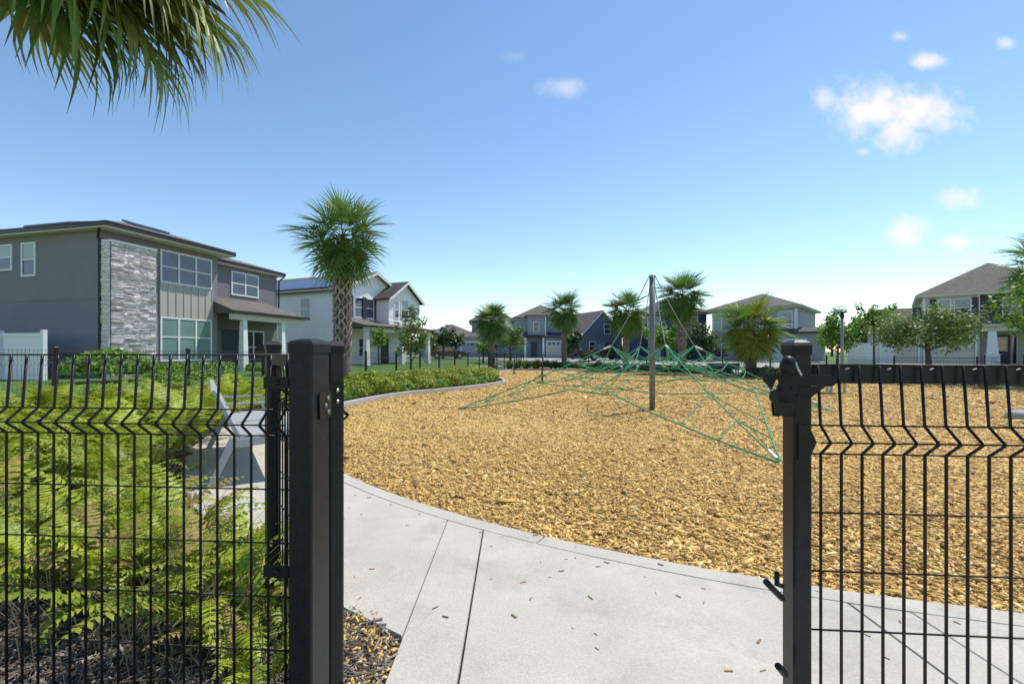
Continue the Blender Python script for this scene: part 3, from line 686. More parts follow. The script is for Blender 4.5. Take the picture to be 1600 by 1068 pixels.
while len(near) < 44 and tries < 9000:
    tries += 1; d = random.uniform(1.55, 4.6); x = random.uniform(-1.2, -.42) * d
    if not in_bed(x, y := d): continue
    px = 800 + F * x / d; py = 548 + F * HC / d
    if 935 < py and (px < 390 or px > 440): continue
    if px > 455: continue      # open mulch near the fence foot
    if 215 < px < 335 and 690 < py < 820 and random.random() < .7: continue   # dead stems there
    if math.hypot(x + 2.9, y - 4.7) < .7: continue
    if any(math.hypot(x - a, y - b) < .24 for a, b in near): continue
    near.append((x, y))
near += [((px_ - 800) / F * d_, d_) for px_, d_ in ((15, 2.35), (60, 2.5), (105, 2.32), (150, 2.45), (200, 2.38), (250, 2.5), (300, 2.3), (345, 2.2), (385, 2.35), (35, 2.75), (125, 2.8), (225, 2.75), (320, 2.6), (180, 2.65))] + [(-1.02, 1.74), (-1.08, 2.08), (-1.12, 1.92), (-1.25, 2.15), (-1.32, 2.0), (-1.55, 2.05), (-2.0, 2.18), (-1.75, 2.1)]
for x, y in near:
    T = thing('fern', 'bright green sword fern growing in the mulch close behind the mesh fence', 'fern', (x, y, gp(x, y) + .005), 'ferns close behind the fence')
    s = random.uniform(.75, 1.12) if (x < -1.1 or y > 2.2) else .55
    for k, az, tilt, sc in fern_parts(random.randint(6, 9)):
        inst('frond', FR[k], T, TR((.02 * math.cos(az), .02 * math.sin(az), 0), (0, -tilt + .2, az), s * sc))
FM_ = []
for v in range(6):
    m = MB()
    for k, az, tilt, sc in fern_parts(13):
        Mx = TR((.04 * math.cos(az), .04 * math.sin(az), 0), (0, -tilt + .15, az), sc); me = FR[k]
        m.add([Mx @ w.co for w in me.vertices], [tuple(p.vertices) for p in me.polygons])
    FM_.append(mesh('fern', m, (M_fern, M_fern, M_fern2)[v % 3]))
cnt = 0; tries = 0; placed = []
while cnt < 235 and tries < 20000:
    tries += 1; d = random.uniform(4.0, 10.5); x = random.uniform(-1.25, -.40) * d
    if not in_bed(x, d): continue
    if d < 6 and random.random() < .45: continue
    if math.hypot(x + 3.0, d - 4.8) < .8 or math.hypot(x + 3.6, d - 5.7) < .6: continue
    if x > -3.8 and d > 9.3: continue
    if any(math.hypot(x - a, d - b) < .26 for a, b in placed): continue
    placed.append((x, d)); o = bpy.data.objects.new('fern', FM_[cnt % 6]); COL.objects.link(o); cnt += 1
    sc = random.uniform(.95, 1.3) * (.95 if d < 5 else 1.18 if d < 6.5 else 1.38); o.matrix_world = TR((x, d, gp(x, d)), (0, 0, random.uniform(0, 6.28)), sc)
    tag(o, 'yellow-green fern in the dense fern bed before the boundary fence', 'fern', 'ferns of the dense bed')
# dead stems standing between the ferns
m = MB()
for i in range(1500):
    d = random.uniform(1.6, 5.2); x = random.uniform(-1.15, -.45) * d; px = 800 + F * x / d
    if not in_bed(x, d) or (px < 190 and random.random() < .6): continue
    z = gp(x, d); a = random.uniform(0, 6.28); h = random.uniform(.12, .5); l = random.uniform(.05, .3)
    p0_ = Vector((x, d, z)); p1_ = p0_ + Vector((math.cos(a) * l * .3, math.sin(a) * l * .3, h * .7)); p2_ = p0_ + Vector((math.cos(a) * l, math.sin(a) * l, h))
    m.tube([p0_, p1_, p2_], [.0022, .0018, .0008], 3, False)
tag(obj('dead_stems', m, M_straw, org=(0, 0, 0)), 'dry straw-coloured dead stems among the ferns', 'dead stems', kind='stuff')

# ------------------------------------------------------------------ shrubs, grasses, broadleaf trees
def leaf_quad(m, c, n, s, asp=.55):
    n = n.normalized(); t = n.orthogonal().normalized(); t.rotate(Matrix.Rotation(random.uniform(0, 6.28), 3, n)); b = n.cross(t)
    m.add([c - t * s, c + b * s * asp - t * .1 * s, c + t * s, c - b * s * asp - t * .1 * s], [(0, 1, 2, 3)])
def rdir(zmin=-1):
    while True:
        v = Vector((random.gauss(0, 1), random.gauss(0, 1), random.gauss(0, 1)))
        if v.length > .1:
            v.normalize()
            if v.z >= zmin: return v
def shrub_mesh(w, h, n, ls, mat, asp=.5):
    m = MB(); lob = [(rdir(0), random.uniform(.75, 1.15)) for _ in range(9)]
    for i in range(n):
        d = rdir(-.15); k = max((d.dot(l) ** 5 * s if d.dot(l) > 0 else 0) for l, s in lob)
        r = (.55 + .55 * k) * random.uniform(.72, 1.0); c = Vector((d.x * w * r, d.y * w * r, max(.02, h * .35 + d.z * h * .65 * r)))
        leaf_quad(m, c, (d + rdir() * .7), ls * random.uniform(.7, 1.3), asp)
    return mesh('shrub', m, mat)
def put(name, me, loc, label, cat, group=None, sc=1, rz=None):
    o = bpy.data.objects.new(name, me); COL.objects.link(o); o.matrix_world = TR(loc, (0, 0, random.uniform(0, 6.28) if rz is None else rz), sc); return tag(o, label, cat, group)
SHY = [shrub_mesh(.55, .62, 900, .05, M_leafY) for _ in range(4)]; SHG = [shrub_mesh(.5, .5, 800, .05, M_leafA) for _ in range(2)]
SHD = [shrub_mesh(.6, .7, 900, .06, M_leafC) for _ in range(3)]; SHO = [shrub_mesh(.35, .42, 400, .05, M_leafO) for _ in range(1)]
def curb_at(y):
    L = [(-3.76, 9.9), (-3.66, 11), (-3.4, 12.2), (-2.9, 13.6), (-2.08, 14.6), (-1.17, 16.3), (-.4, 18.2), (-.25, 20), (-.55, 22), (-1.2, 28)]
    return float(np.interp(y, [p[1] for p in L], [p[0] for p in L]))
k = 0
for row in range(26):
    y = 10.2 + row * .62
    xr = curb_at(y) - .5; xl = -5.30 + .519 / 2.289 * (y - 16.5) + .55
    x = xr - random.uniform(0, .25)
    while x > xl:
        if math.hypot(x + 5.36, y - 14.4) > .6:
            front = x > xr - .55 or y < 11.6
            if y < 11.4 and x > xr - 1.2 and k % 4 == 1: put('croton', SHO[0], (x, y, gp(x, y)), 'orange-leaved croton at the end of the low hedge', 'shrub', 'orange crotons', random.uniform(.8, 1.1))
            elif (front and random.random() < .45) or y < 11.2: put('shrub', SHG[k % 2], (x, y, gp(x, y)), 'low mid-green shrub along the bed curb', 'shrub', 'green shrubs along the curb', random.uniform(.75, 1.0))
            else: put('shrub', SHY[k % 4], (x, y, gp(x, y)), 'low yellow-green shrub massed in the curbed bed', 'shrub', 'yellow-green shrubs in the bed', random.uniform(.85, 1.1))
            k += 1
        x -= random.uniform(.7, .95)
for i in range(46):     # far bed, dark low shrubs along the street fence
    t = i / 45; p = np.array((1.6, 39.8)) * (1 - t) + np.array((19.6, 17.6)) * t; p = p + rng.normal(0, .25, 2) - np.array((.5, .35))
    put('shrub', SHD[i % 3], (p[0], p[1], gp(*p)), 'dark green low shrub in the far bed along the street fence', 'shrub', 'dark shrubs in the far bed', random.uniform(.75, 1.15))
# ornamental grasses in the corner bed
def tuft(n, h, sp):
    m = MB()
    for i in range(n):
        a = random.uniform(0, 6.28); l = random.uniform(.3, 1) * sp; hh = h * random.uniform(.6, 1.1); b = Vector((math.cos(a), math.sin(a), 0)); s = Vector((-b.y, b.x, 0)) * .008
        p0_ = b * .05; p1_ = b * l * .35 + Vector((0, 0, hh * .7)); p2_ = b * l + Vector((0, 0, hh * random.uniform(.6, 1)))
        m.add([p0_ - s, p0_ + s, p1_ + s, p1_ - s, p2_], [(0, 1, 2, 3), (3, 2, 4)])
    return mesh('grass_tuft', m, M_grassb)
TU = [tuft(140, .75, .5) for _ in range(3)]
for i in range(34):
    y = random.uniform(29, 42); x = random.uniform(-1.8 + (y - 29) * .2, min(5.5, 1 + (42 - y) * .6))
    if inside(np.array([[x, y]]), chip_poly)[0]: continue
    put('grass_tuft', TU[i % 3], (x, y, gp(x, y)), 'tall pale ornamental grass tuft in the corner bed', 'grass', 'ornamental grasses in the corner', random.uniform(.8, 1.3))
for x, d, sc in ((150, 14.6, 1.5), (172, 14.9, 1.75), (196, 15.2, 1.5), (215, 15.8, 1.1), (262, 16.3, .95), (285, 17, 1.0), (308, 17.4, 1.0), (332, 18, 1.0), (352, 18.6, .9), (398, 19.5, .8), (425, 20.5, .8), (250, 14.0, .8), (285, 14.6, .8), (320, 15.2, .8), (355, 15.8, .8)):
    p = W(x, 600, d); put('shrub', SHG[x % 2], (p.x, p.y, gz(p.x, p.y)), 'leafy green shrub planted before the gray house', 'shrub', 'shrubs before the gray house', sc * 1.25)

def tree(name, label, px, d, ytop, ybase, wpx, mat, leaves=3000, ls=.09, trunk_px=None, stem=.3, group=None, fork=6, lop=1.0, seedv=0):
    random.seed(100 + seedv); b = W(px, ybase, d); b.z = gz(b.x, b.y); top = HC + (548 - ytop) / F * d; H = top - b.z; rad = wpx / F * d / 2
    T = thing(name, label, 'tree', tuple(b), group); m = MB(); tr = (trunk_px or 5) / F * d / 2
    cz = b.z + H * stem; tips = []
    lean = Vector((random.uniform(-.05, .05), random.uniform(-.05, .05), 1))
    m.tube([b, b + lean * H * stem * .5, b + lean * H * stem, b + lean * H * .8], [tr * 1.15, tr, tr * .85, tr * .2], 7)
    for i in range(fork):
        a = i * 2.4 + random.uniform(-.4, .4); z0 = H * (stem + (.5 - stem * .3) * i / fork * .8); s0 = b + lean * z0
        e1 = s0 + Vector((math.cos(a) * rad * .5, math.sin(a) * rad * .5, H * random.uniform(.08, .2))); e2 = e1 + Vector((math.cos(a) * rad * random.uniform(.25, .5), math.sin(a) * rad * random.uniform(.25, .5), H * random.uniform(.05, .2)))
        m.tube([s0, e1, e2], [tr * .5, tr * .3, tr * .1], 5, False); tips += [e1, e2, e1.lerp(e2, .5)]
    obj('trunk', m, M_bark, T)
    cl = []; ch = H * (1 - stem)
    for i in range(22):
        d_ = rdir(-.75); r = random.uniform(.35, .95); wv = (1 - .45 * max(0, d_.z)) * lop
        cl.append((Vector((b.x + d_.x * rad * r * wv, b.y + d_.y * rad * r * wv, cz + ch * .48 + d_.z * ch * .5 * r)), random.uniform(.22, .36) * rad))
    cl += [(t_, rad * .25) for t_ in tips] + [(Vector((b.x, b.y, top - rad * .18)), rad * .16), (Vector((b.x, b.y, cz + ch * .45)), rad * .4)]
    m = MB(); wts = [r * r for _, r in cl]
    for c, r in random.choices(cl, wts, k=leaves):
        d_ = rdir(); q = c + d_ * r * random.uniform(.5, 1.05) * Vector((1, 1, .8)).length / 1.62
        leaf_quad(m, q, d_ * .6 + Vector((0, 0, .6)) + rdir() * .6, ls * random.uniform(.7, 1.3))
    obj('crown', m, mat, T); random.seed(7 + seedv); return T
tree('young_tree', 'slender young tree with sparse grey-green leaves before the white house', 642, 22, 476, 590, 58, M_leafB, 1500, .075, 4, .22, seedv=1)
tree('small_tree', 'small multi-stem tree beside the white house porch', 592, 31, 508, 560, 26, M_leafA, 900, .08, 3, .4, seedv=2)
tree('street_tree', 'round dark street tree before the low far house', 692, 56, 508, 560, 40, M_leafC, 1600, .16, 4, .3, seedv=3)
tree('street_tree', 'reddish tinged small tree beside the dark street tree', 668, 54, 520, 560, 30, M_leafB, 1100, .15, 3, .25, seedv=4)
tree('street_tree', 'small dark tree near the far garage door', 712, 58, 520, 560, 26, M_leafC, 1000, .15, 3, .35, seedv=5)
tree('clipped_tree', 'small round clipped tree on the corner lawn', 755, 46, 532, 568, 24, M_leafA, 1300, .10, 3, .35, seedv=6)
tree('street_tree', 'loose green tree before the blue-grey house', 798, 47, 508, 572, 50, M_leafB, 2400, .13, 4, .35, seedv=7)
tree('dark_tree', 'tall dark evergreen beside the blue gabled house', 895, 52, 505, 562, 32, M_leafC, 2200, .14, 4, .05, seedv=8)
tree('garden_tree', 'bright leafy tree behind the grey mast', 1035, 44, 498, 566, 56, M_leafA, 2400, .13, 4, .2, seedv=9)
tree('garden_tree', 'dense dark tree left of the pale grey house', 1092, 41, 502, 568, 66, M_leafC, 3200, .12, 4, .12, seedv=10)
tree('street_tree', 'bright green tree beside the street lamp', 1308, 33, 482, 572, 62, M_leafA, 3000, .10, 4, .15, seedv=11)
tree('street_tree', 'bright green round tree before the white vinyl fence', 1366, 33, 474, 572, 54, M_leafA, 2800, .10, 3, .42, seedv=12)
tree('spreading_tree', 'wide low spreading tree before the garage doors', 1452, 25, 478, 585, 140, M_leafB, 6500, .085, 8, .32, seedv=13, fork=9)
tree('overhanging_tree', 'bright leafy tree at the edge beside the entry porch', 1640, 19, 380, 600, 140, M_leafA, 4200, .085, 9, .25, seedv=14)
for i, (x, w_) in enumerate(((1342, 44), (1300, 50), (1400, 60), (1375, 40))):
    tree('background_tree', 'distant tree rising behind the white vinyl fence', x, 78 + 3 * i, 492 + 3 * (i % 2), 556, w_, M_leafC, 1100, .3, 4, .1, 'distant trees', seedv=20 + i)
for i in range(12):
    x = 560 + 78 * i + 20 * (i % 3)
    tree('background_tree', 'far-off tree on the skyline beyond the houses', x, 120 + 6 * (i % 4), 524 + 4 * (i % 3), 553, 60 + 12 * (i % 2), M_leafC, 900, .5, 4, .1, 'skyline trees', seedv=40 + i)
random.seed(11)

# ------------------------------------------------------------------ palms
def fan(n, Ls, span, droop, fold, w, secs=4, pet=1.0):
    """fan leaf: petiole along +X from the origin, blade beyond; local z up"""
    m = MB(); pts = []; a = 0.0; p = Vector((0, 0, 0))
    for i in range(7):
        pts.append(p.copy()); p = p + Vector((math.cos(a), 0, math.sin(a))) * pet / 6; a -= .07
    c = pts[-1]; ax = Vector((math.cos(a), 0, math.sin(a))); up = Vector((-math.sin(a), 0, math.cos(a)))
    for i in range(n):
        f = i / (n - 1) * 2 - 1; th = f * span; L = Ls * (1 - .38 * abs(f) ** 2.2) * random.uniform(.9, 1.06)
        base = c + ax * (.28 * Ls * (1 - abs(f)) - .02)
        side = Vector((0, math.copysign(1, f), 0)) if f else Vector((0, 1, 0))
        d = ax * math.cos(th) + side * abs(math.sin(th)) * math.cos(fold) + up * abs(math.sin(th)) * math.sin(fold)
        d = (d + up * random.uniform(-.07, .07)).normalized(); q = base.copy(); wv = d.cross(up).normalized(); tw = random.uniform(-.5, .5); wv = (wv * math.cos(tw) + up * math.sin(tw)).normalized()
        vs = []; dd = d.copy(); brk = random.uniform(.55, .8); dr = droop * random.uniform(.5, 1.5)
        for s in range(secs + 1):
            t = s / secs; ww = w * (.35 + .65 * min(1, t * 2.6)) * (1 - max(0, (t - .45) / .55)) + .0012
            vs += [q - wv * ww, q + wv * ww]
            q = q + dd * L / secs; dd = (dd + Vector((0, 0, -1)) * dr * (.12 + (t > brk - .2) * .55)).normalized()
        m.add(vs, [(2 * s, 2 * s + 1, 2 * s + 3, 2 * s + 2) for s in range(secs)])
    k = len(m.f); m.tube(pts + [c + ax * Ls * .25], [.022, .018, .015, .013, .012, .011, .010, .003], 4, False)
    return m
FAN = [mesh('frond', fan(34, random.uniform(.92, 1.08), R(random.uniform(120, 145)), random.uniform(.14, .42), R(random.uniform(8, 28)), .027, 5, random.uniform(.62, .85)), M_palm) for i in range(6)]
FANY = [mesh('frond', fan(34, 1.0, R(140), .25, R(15), .030, 4, .75), M_palmy) for i in range(3)]
FAND = [mesh('frond', fan(22, .8, R(110), 1.0, R(35), .026, 4, .6), M_palmd) for i in range(3)]
def boot_mesh(r, h):
    m = MB(); 
    for s in (-1, 1):
        a = Vector((0, s * r * .47, -h * .55)); b = Vector((.05 * r / .2, s * .012, h * .5)); t = .016 * r / .2
        m.hexa([a + Vector((-.02, -t, 0)), a + Vector((.012, -t, 0)), a + Vector((.012, t, 0)), a + Vector((-.02, t, 0)), b + Vector((-.03, -t * 1.2, 0)), b + Vector((.02, -t * 1.2, 0)), b + Vector((.02, t * 1.2, 0)), b + Vector((-.03, t * 1.2, 0))])
    return m
def palm(label, px, d, ytop, wpx, trunk_px, young=.15, dead=4, n=40, boots=False, ybase=None, size=None, spread=(80, -62)):
    x = (px - 800) / F * d; z0 = gz(x, d); top = HC + (548 - ytop) / F * d; rad = wpx / F * d / 2; sc = size or rad / 1.72
    zc = top - rad * .92; tr = trunk_px / F * d / 2
    T = thing('palm_tree', label, 'palm', (x, d, z0)); b = Vector((x, d, z0 - .05)); c = Vector((x, d, zc)); wob = random.uniform(-.04, .04)
    H = zc - z0; m = MB(); K = 14; pts = []; rr = []
    for i in range(K + 1):
        t = i / K; pts.append(b.lerp(c, t) + Vector((wob * math.sin(t * 3), 0, 0))); rr.append(tr * (1.12 - .2 * t + (.1 if i % 2 else 0) * (not boots)) * (.80 if boots and t > .25 else 1))
    m.tube(pts, rr, 12)
    trunk = obj('trunk', m, M_trunk, T, smooth=boots)
    bm_ = boot_mesh(tr * .9, .22 if boots else .30); bme = mesh('boot', bm_, M_boot); m2 = MB()
    z = H * (.22 if boots else .3); k = 0; per = 7 if boots else 6
    while z < H * 1.0:
        for j in range(per):
            a = 2 * math.pi * (j + .5 * (k % 2)) / per; Mx = TR((math.cos(a) * tr * .86, math.sin(a) * tr * .86, z + random.uniform(-.03, .03)), (random.uniform(-.16, .16), random.uniform(-.08, .14), a + random.uniform(-.07, .07)), random.uniform(.8, 1.2))
            if boots: inst('boot', bme, T, Mx)
            else: m2.add([Mx @ v.co + Vector(ORG[T.name]) for v in bme.vertices], [tuple(p.vertices) for p in bme.polygons])
        z += .155 if boots else .2; k += 1
    if not boots: tag(obj('boots', m2, M_boot, T), kind='stuff')
    for i in range(n):
        f = i / (n - 1); el = spread[0] + (spread[1] - spread[0]) * f ** .85 + random.uniform(-8, 8); az = i * 2.39996 + random.uniform(-.25, .25)
        me = random.choice(FANY) if random.random() < young * (1 if f > .5 else .3) else random.choice(FAN)
        inst('frond', me, T, Matrix.Translation((0, 0, H + .05 + .10 * (1 - f))) @ Matrix.Rotation(az, 4, 'Z') @ Matrix.Rotation(-R(el), 4, 'Y') @ Matrix.Rotation(random.uniform(-.4, .4), 4, 'X') @ Matrix.Scale(sc * random.uniform(.88, 1.08), 4))
    for i in range(dead):
        az = random.uniform(0, 6.28); inst('frond', random.choice(FAND), T, Matrix.Translation((0, 0, H - .05)) @ Matrix.Rotation(az, 4, 'Z') @ Matrix.Rotation(R(random.uniform(48, 75)), 4, 'Y') @ Matrix.Scale(sc * random.uniform(.6, .85), 4))
    return T
palm('tall cabbage palm with criss-cross boots standing in the low shrub bed', 535, 14.4, 298, 172, 25, .12, 9, 35, True, size=.92)
palm('cabbage palm at the corner before the blue-grey house', 768, 35, 470, 74, 10, .2, 4)
palm('slim cabbage palm before the pale garage door', 881, 37, 455, 72, 7, .1, 3)
palm('cabbage palm with dead skirt behind the rope net', 978, 33, 454, 78, 9, .1, 8)
palm('tall cabbage palm before the navy house', 1066, 30, 424, 90, 11, .1, 8)
palm('short yellow-green palm with thick trunk before the pale grey garage', 1174, 26.3, 461, 118, 14, .9, 7)
palm('cabbage palm beside the entry porch behind the overhanging tree', 1652, 22, 352, 150, 16, .2, 6)
# foreground palm: its crown hangs into the upper left of the view
FANB = [mesh('frond', fan(50, 1.15, R(140), random.uniform(.8, 1.3), R(24), .029, 9, 1.15), (M_palmo, M_palmy, M_palmo, M_palm, M_palmo)[i]) for i in range(5)]
x, y = -5.5, 4.45; z0 = gp(x, y)
T = thing('palm_tree', 'overhanging cabbage palm rooted in the fern bed', 'palm', (x, y, z0))
m = MB(); m.tube([(x, y, z0 - .05), (x, y, z0 + 2.5), (x, y, 5.50)], [.24, .2, .19], 12); obj('trunk', m, M_trunk, T)
for i in range(30):
    az = i * 2.4; el = 80 - 70 * (i / 29)
    inst('frond', FANB[i % 5], T, Matrix.Translation((0, 0, 5.50 - z0)) @ Matrix.Rotation(az, 4, 'Z') @ Matrix.Rotation(-R(el), 4, 'Y') @ Matrix.Rotation(random.uniform(-.4, .4), 4, 'X'))
for az, el, s in ((-2, -14, 1.2), (6, 0, 1.3), (-18, -14, 1.15), (14, 16, 1.3), (-8, -24, 1.05), (-30, 12, 1.3), (18, -16, 1.1), (-6, 10, 1.25), (-24, -6, 1.12), (10, -6, 1.12), (-45, 4, 1.1), (0, 26, 1.25), (-16, 32, 1.25), (22, 8, 1.2), (-34, -20, .95), (4, -20, 1.0), (-12, -2, 1.25)):
    inst('frond', FANB[abs(az) % 5], T, Matrix.Translation((0, 0, 5.52 - z0)) @ Matrix.Rotation(R(az), 4, 'Z') @ Matrix.Rotation(-R(el), 4, 'Y') @ Matrix.Scale(s, 4))

# ------------------------------------------------------------------ houses
class House:
    """local frame: s along the front, o outwards from the front, z up; origin o=(x,y), front direction angle"""
    def __init__(S, label, o, u, z0, name='house'):
        S.o = Vector((*o, 0)); S.u = Vector((*u, 0)).normalized(); S.n = Vector((S.u.y, -S.u.x, 0)); S.z0 = z0
        S.T = thing(name, label, 'house', (o[0], o[1], z0))
    def P(S, s, o, z): p = S.o + S.u * s + S.n * o; return Vector((p.x, p.y, S.z0 + z))
    def box(S, name, mat, s0, s1, o0, o1, z0, z1, parent=None):
        q = MB(); q.hexa([S.P(s0, o1, z0), S.P(s1, o1, z0), S.P(s1, o0, z0), S.P(s0, o0, z0), S.P(s0, o1, z1), S.P(s1, o1, z1), S.P(s1, o0, z1), S.P(s0, o0, z1)][::1]); return obj(name, q, mat, parent or S.T)
    def hip(S, mat, s0, s1, o0, o1, z, rise, run=None, name='roof', gut=M_gutter, fas=.16):
        w, l = (s1 - s0), (o1 - o0); rn = run if run is not None else min(w, l) / 2
        if w >= l: r0, r1 = (s0 + rn, (o0 + o1) / 2), (s1 - rn, (o0 + o1) / 2)
        else: r0, r1 = ((s0 + s1) / 2, o0 + rn), ((s0 + s1) / 2, o1 - rn)
        q = MB(); a, b, c, d = [S.P(x, y, z) for x, y in ((s0, o0), (s1, o0), (s1, o1), (s0, o1))]; e = S.P(*r0, z + rise); f = S.P(*r1, z + rise)
        if w >= l: q.add([a, b, c, d, e, f], [(0, 1, 5, 4), (1, 2, 5), (2, 3, 4, 5), (3, 0, 4), (3, 2, 1, 0)])
        else: q.add([a, b, c, d, e, f], [(0, 1, 4), (1, 2, 5, 4), (2, 3, 5), (3, 0, 4, 5), (3, 2, 1, 0)])
        ro = obj(name, q, mat, S.T)
        S.box('fascia', gut, s0 + .03, s1 - .03, o0 + .03, o1 - .03, z - fas, z - .003, ro)
        S.box('soffit', M_cream, s0 + .06, s1 - .06, o0 + .06, o1 - .06, z - fas - .05, z - fas - .003, ro); return ro
    def gable(S, mat, wall, s0, s1, o0, o1, z, rise, axis='o', ov=.3, name='roof', trim=M_white):
        """ridge along o (gable faces front) or along s"""
        th = .12; q = MB(); w_ = MB()
        if axis == 'o':
            m = (s0 + s1) / 2; sl = rise / (m - s0)
            for sg, e in ((-1, s0), (1, s1)):
                ee = e + sg * ov; ze = z - sl * ov
                q.hexa([S.P(ee, o1 + ov, ze), S.P(m, o1 + ov, z + rise), S.P(m, o0, z + rise), S.P(ee, o0, ze), S.P(ee, o1 + ov, ze + th), S.P(m, o1 + ov, z + rise + th), S.P(m, o0, z + rise + th), S.P(ee, o0, ze + th)])
            w_.prism([S.P(s0 + .02, o1 - .004, z - .02), S.P(s1 - .02, o1 - .004, z - .02), S.P(m, o1 - .004, z + rise - .02)], S.n * -.2)
            t_ = MB()
            for sg, e in ((-1, s0), (1, s1)):
                ee = e + sg * ov; ze = z - sl * ov
                t_.hexa([S.P(ee, o1 + ov + .03, ze - .14), S.P(m, o1 + ov + .03, z + rise - .14), S.P(m, o1 + ov + .003, z + rise - .14), S.P(ee, o1 + ov + .003, ze - .14), S.P(ee, o1 + ov + .03, ze + .06), S.P(m, o1 + ov + .03, z + rise + .06), S.P(m, o1 + ov + .003, z + rise + .06), S.P(ee, o1 + ov + .003, ze + .06)])
        else:
            m = (o0 + o1) / 2; sl = rise / (m - o0)
            for sg, e in ((-1, o0), (1, o1)):
                ee = e + sg * ov; ze = z - sl * ov
                q.hexa([S.P(s0 - ov, ee, ze), S.P(s1 + ov, ee, ze), S.P(s1 + ov, m, z + rise), S.P(s0 - ov, m, z + rise), S.P(s0 - ov, ee, ze + th), S.P(s1 + ov, ee, ze + th), S.P(s1 + ov, m, z + rise + th), S.P(s0 - ov, m, z + rise + th)])
            for e in (s0 + .004, s1 - .204): w_.prism([S.P(e, o0 + .02, z - .02), S.P(e, o1 - .02, z - .02), S.P(e, m, z + rise - .02)], S.u * .2)
            t_ = None
        ro = obj(name, q, mat, S.T); obj('gable_wall', w_, wall, S.T)
        if t_: obj('barge_board', t_, trim, ro)
        return ro
    def shed(S, mat, s0, s1, o0, o1, z0, z1, hip0=0, hip1=0, name='porch_roof', gut=M_gutter):
        q = MB(); q.hexa([S.P(s0, o1, z0), S.P(s1, o1, z0), S.P(s1 - hip1, o0, z1), S.P(s0 + hip0, o0, z1), S.P(s0, o1, z0 + .08), S.P(s1, o1, z0 + .08), S.P(s1 - hip1, o0, z1 + .08), S.P(s0 + hip0, o0, z1 + .08)])
        q.hexa([S.P(s0 + .05, o1 - .05, z0 - .02), S.P(s1 - .05, o1 - .05, z0 - .02), S.P(s1 - .05, o0, z0 - .02), S.P(s0 + .05, o0, z0 - .02), S.P(s0 + .05, o1 - .05, z0 - .004), S.P(s1 - .05, o1 - .05, z0 - .004), S.P(s1 - hip1 - .02, o0, z1 - .01), S.P(s0 + hip0 + .02, o0, z1 - .01)])
        ro = obj(name, q, mat, S.T); S.box('gutter', gut, s0 - .02, s1 + .02, o1 + .003, o1 + .10, z0 - .03, z0 + .09, ro); return ro
    def win(S, s0, s1, z0, z1, o=0, cols=1, rows=2, frame=M_white, glass=(M_glass, M_glass), fw=.07, mid=.5, name='window', side=False):
        """window in the front plane at offset o (side=True: s and o swap, on the s=o plane facing -u)"""
        def B(mat, a0, a1, d0, d1, zz0, zz1, nm, par):
            if side: return S.box(nm, mat, o - d1, o - d0, a0, a1, zz0, zz1, par)
            return S.box(nm, mat, a0, a1, o + d0, o + d1, zz0, zz1, par)
        q = B(frame, s0, s1, .004, .05, z0, z0 + fw, name, S.T)
        B(frame, s0, s1, .004, .05, z1 - fw, z1, 'frame_head', q)
        cw = (s1 - s0) / cols
        for c in range(cols + 1):
            x = s0 + cw * c; x0, x1 = (x, x + fw) if c == 0 else ((x - fw, x) if c == cols else (x - fw / 2, x + fw / 2)); B(frame, x0, x1, .004, .048, z0 + fw, z1 - fw, 'mullion', q)
        zm = z0 + (z1 - z0) * mid
        for c in range(cols):
            a, b = s0 + cw * c + fw * .55, s0 + cw * (c + 1) - fw * .55
            if rows == 2:
                B(frame, a, b, .004, .042, zm - fw * .35, zm + fw * .35, 'meeting_rail', q)
                B(glass[0], a, b, .003, .016, z0 + fw * .9, zm - fw * .3, 'pane', q); B(glass[1], a, b, .003, .024, zm + fw * .3, z1 - fw * .9, 'pane', q)
            else: B(glass[0], a, b, .003, .02, z0 + fw * .9, z1 - fw * .9, 'pane', q)
        return q
    def garage(S, s0, s1, z0, z1, o, mat=M_white, rows=4, cols=4, lights=True):
        g = S.box('garage_door', M_gutter, s0, s1, o + .003, o + .02, z0, z1)
        rh = (z1 - z0) / rows
        for r in range(rows):
            S.box('panel', mat, s0 + .02, s1 - .02, o + .021, o + .05, z0 + r * rh + .012, z0 + (r + 1) * rh - .012, g)
        if lights:
            cw = (s1 - s0) / cols
            for c in range(cols): S.box('pane', M_glass, s0 + cw * c + .12, s0 + cw * (c + 1) - .12, o + .051, o + .06, z1 - rh * .75, z1 - rh * .25, g)
        for sx0, sx1, zz0, zz1 in ((s0 - .14, s0 - .003, z0, z1 + .14), (s1 + .003, s1 + .14, z0, z1 + .14), (s0 - .001, s1 + .001, z1 + .003, z1 + .138)): S.box('door_trim', M_white, sx0, sx1, o + .004, o + .06, zz0, zz1, g)
        return g

# gray two-storey house on the left
gu = np.array((.239, .971)); gu /= np.hypot(*gu)
h = House('gray stucco two-storey house with pale stone pier and dark gutters', (-15.3, 17.0), gu, .25)
E1 = 5.5
h.box('wall', M_stucco, 0, 4.95, -11, 0, -.4, E1); h.box('wall', M_stuccod, 4.952, 9.7, -11, -.8, -.4, E1 - .12)
h.box('storey_band', M_stuccod, -.006, -.001, -10.9, -.02, 2.93, 2.955)
h.hip(M_shingle, -.42, 5.35, -11.4, .75, E1 + .22, .85, 2.7); h.hip(M_shingle, 4.6, 10.1, -11.2, -.45, E1 + .05, .8, 2.6)
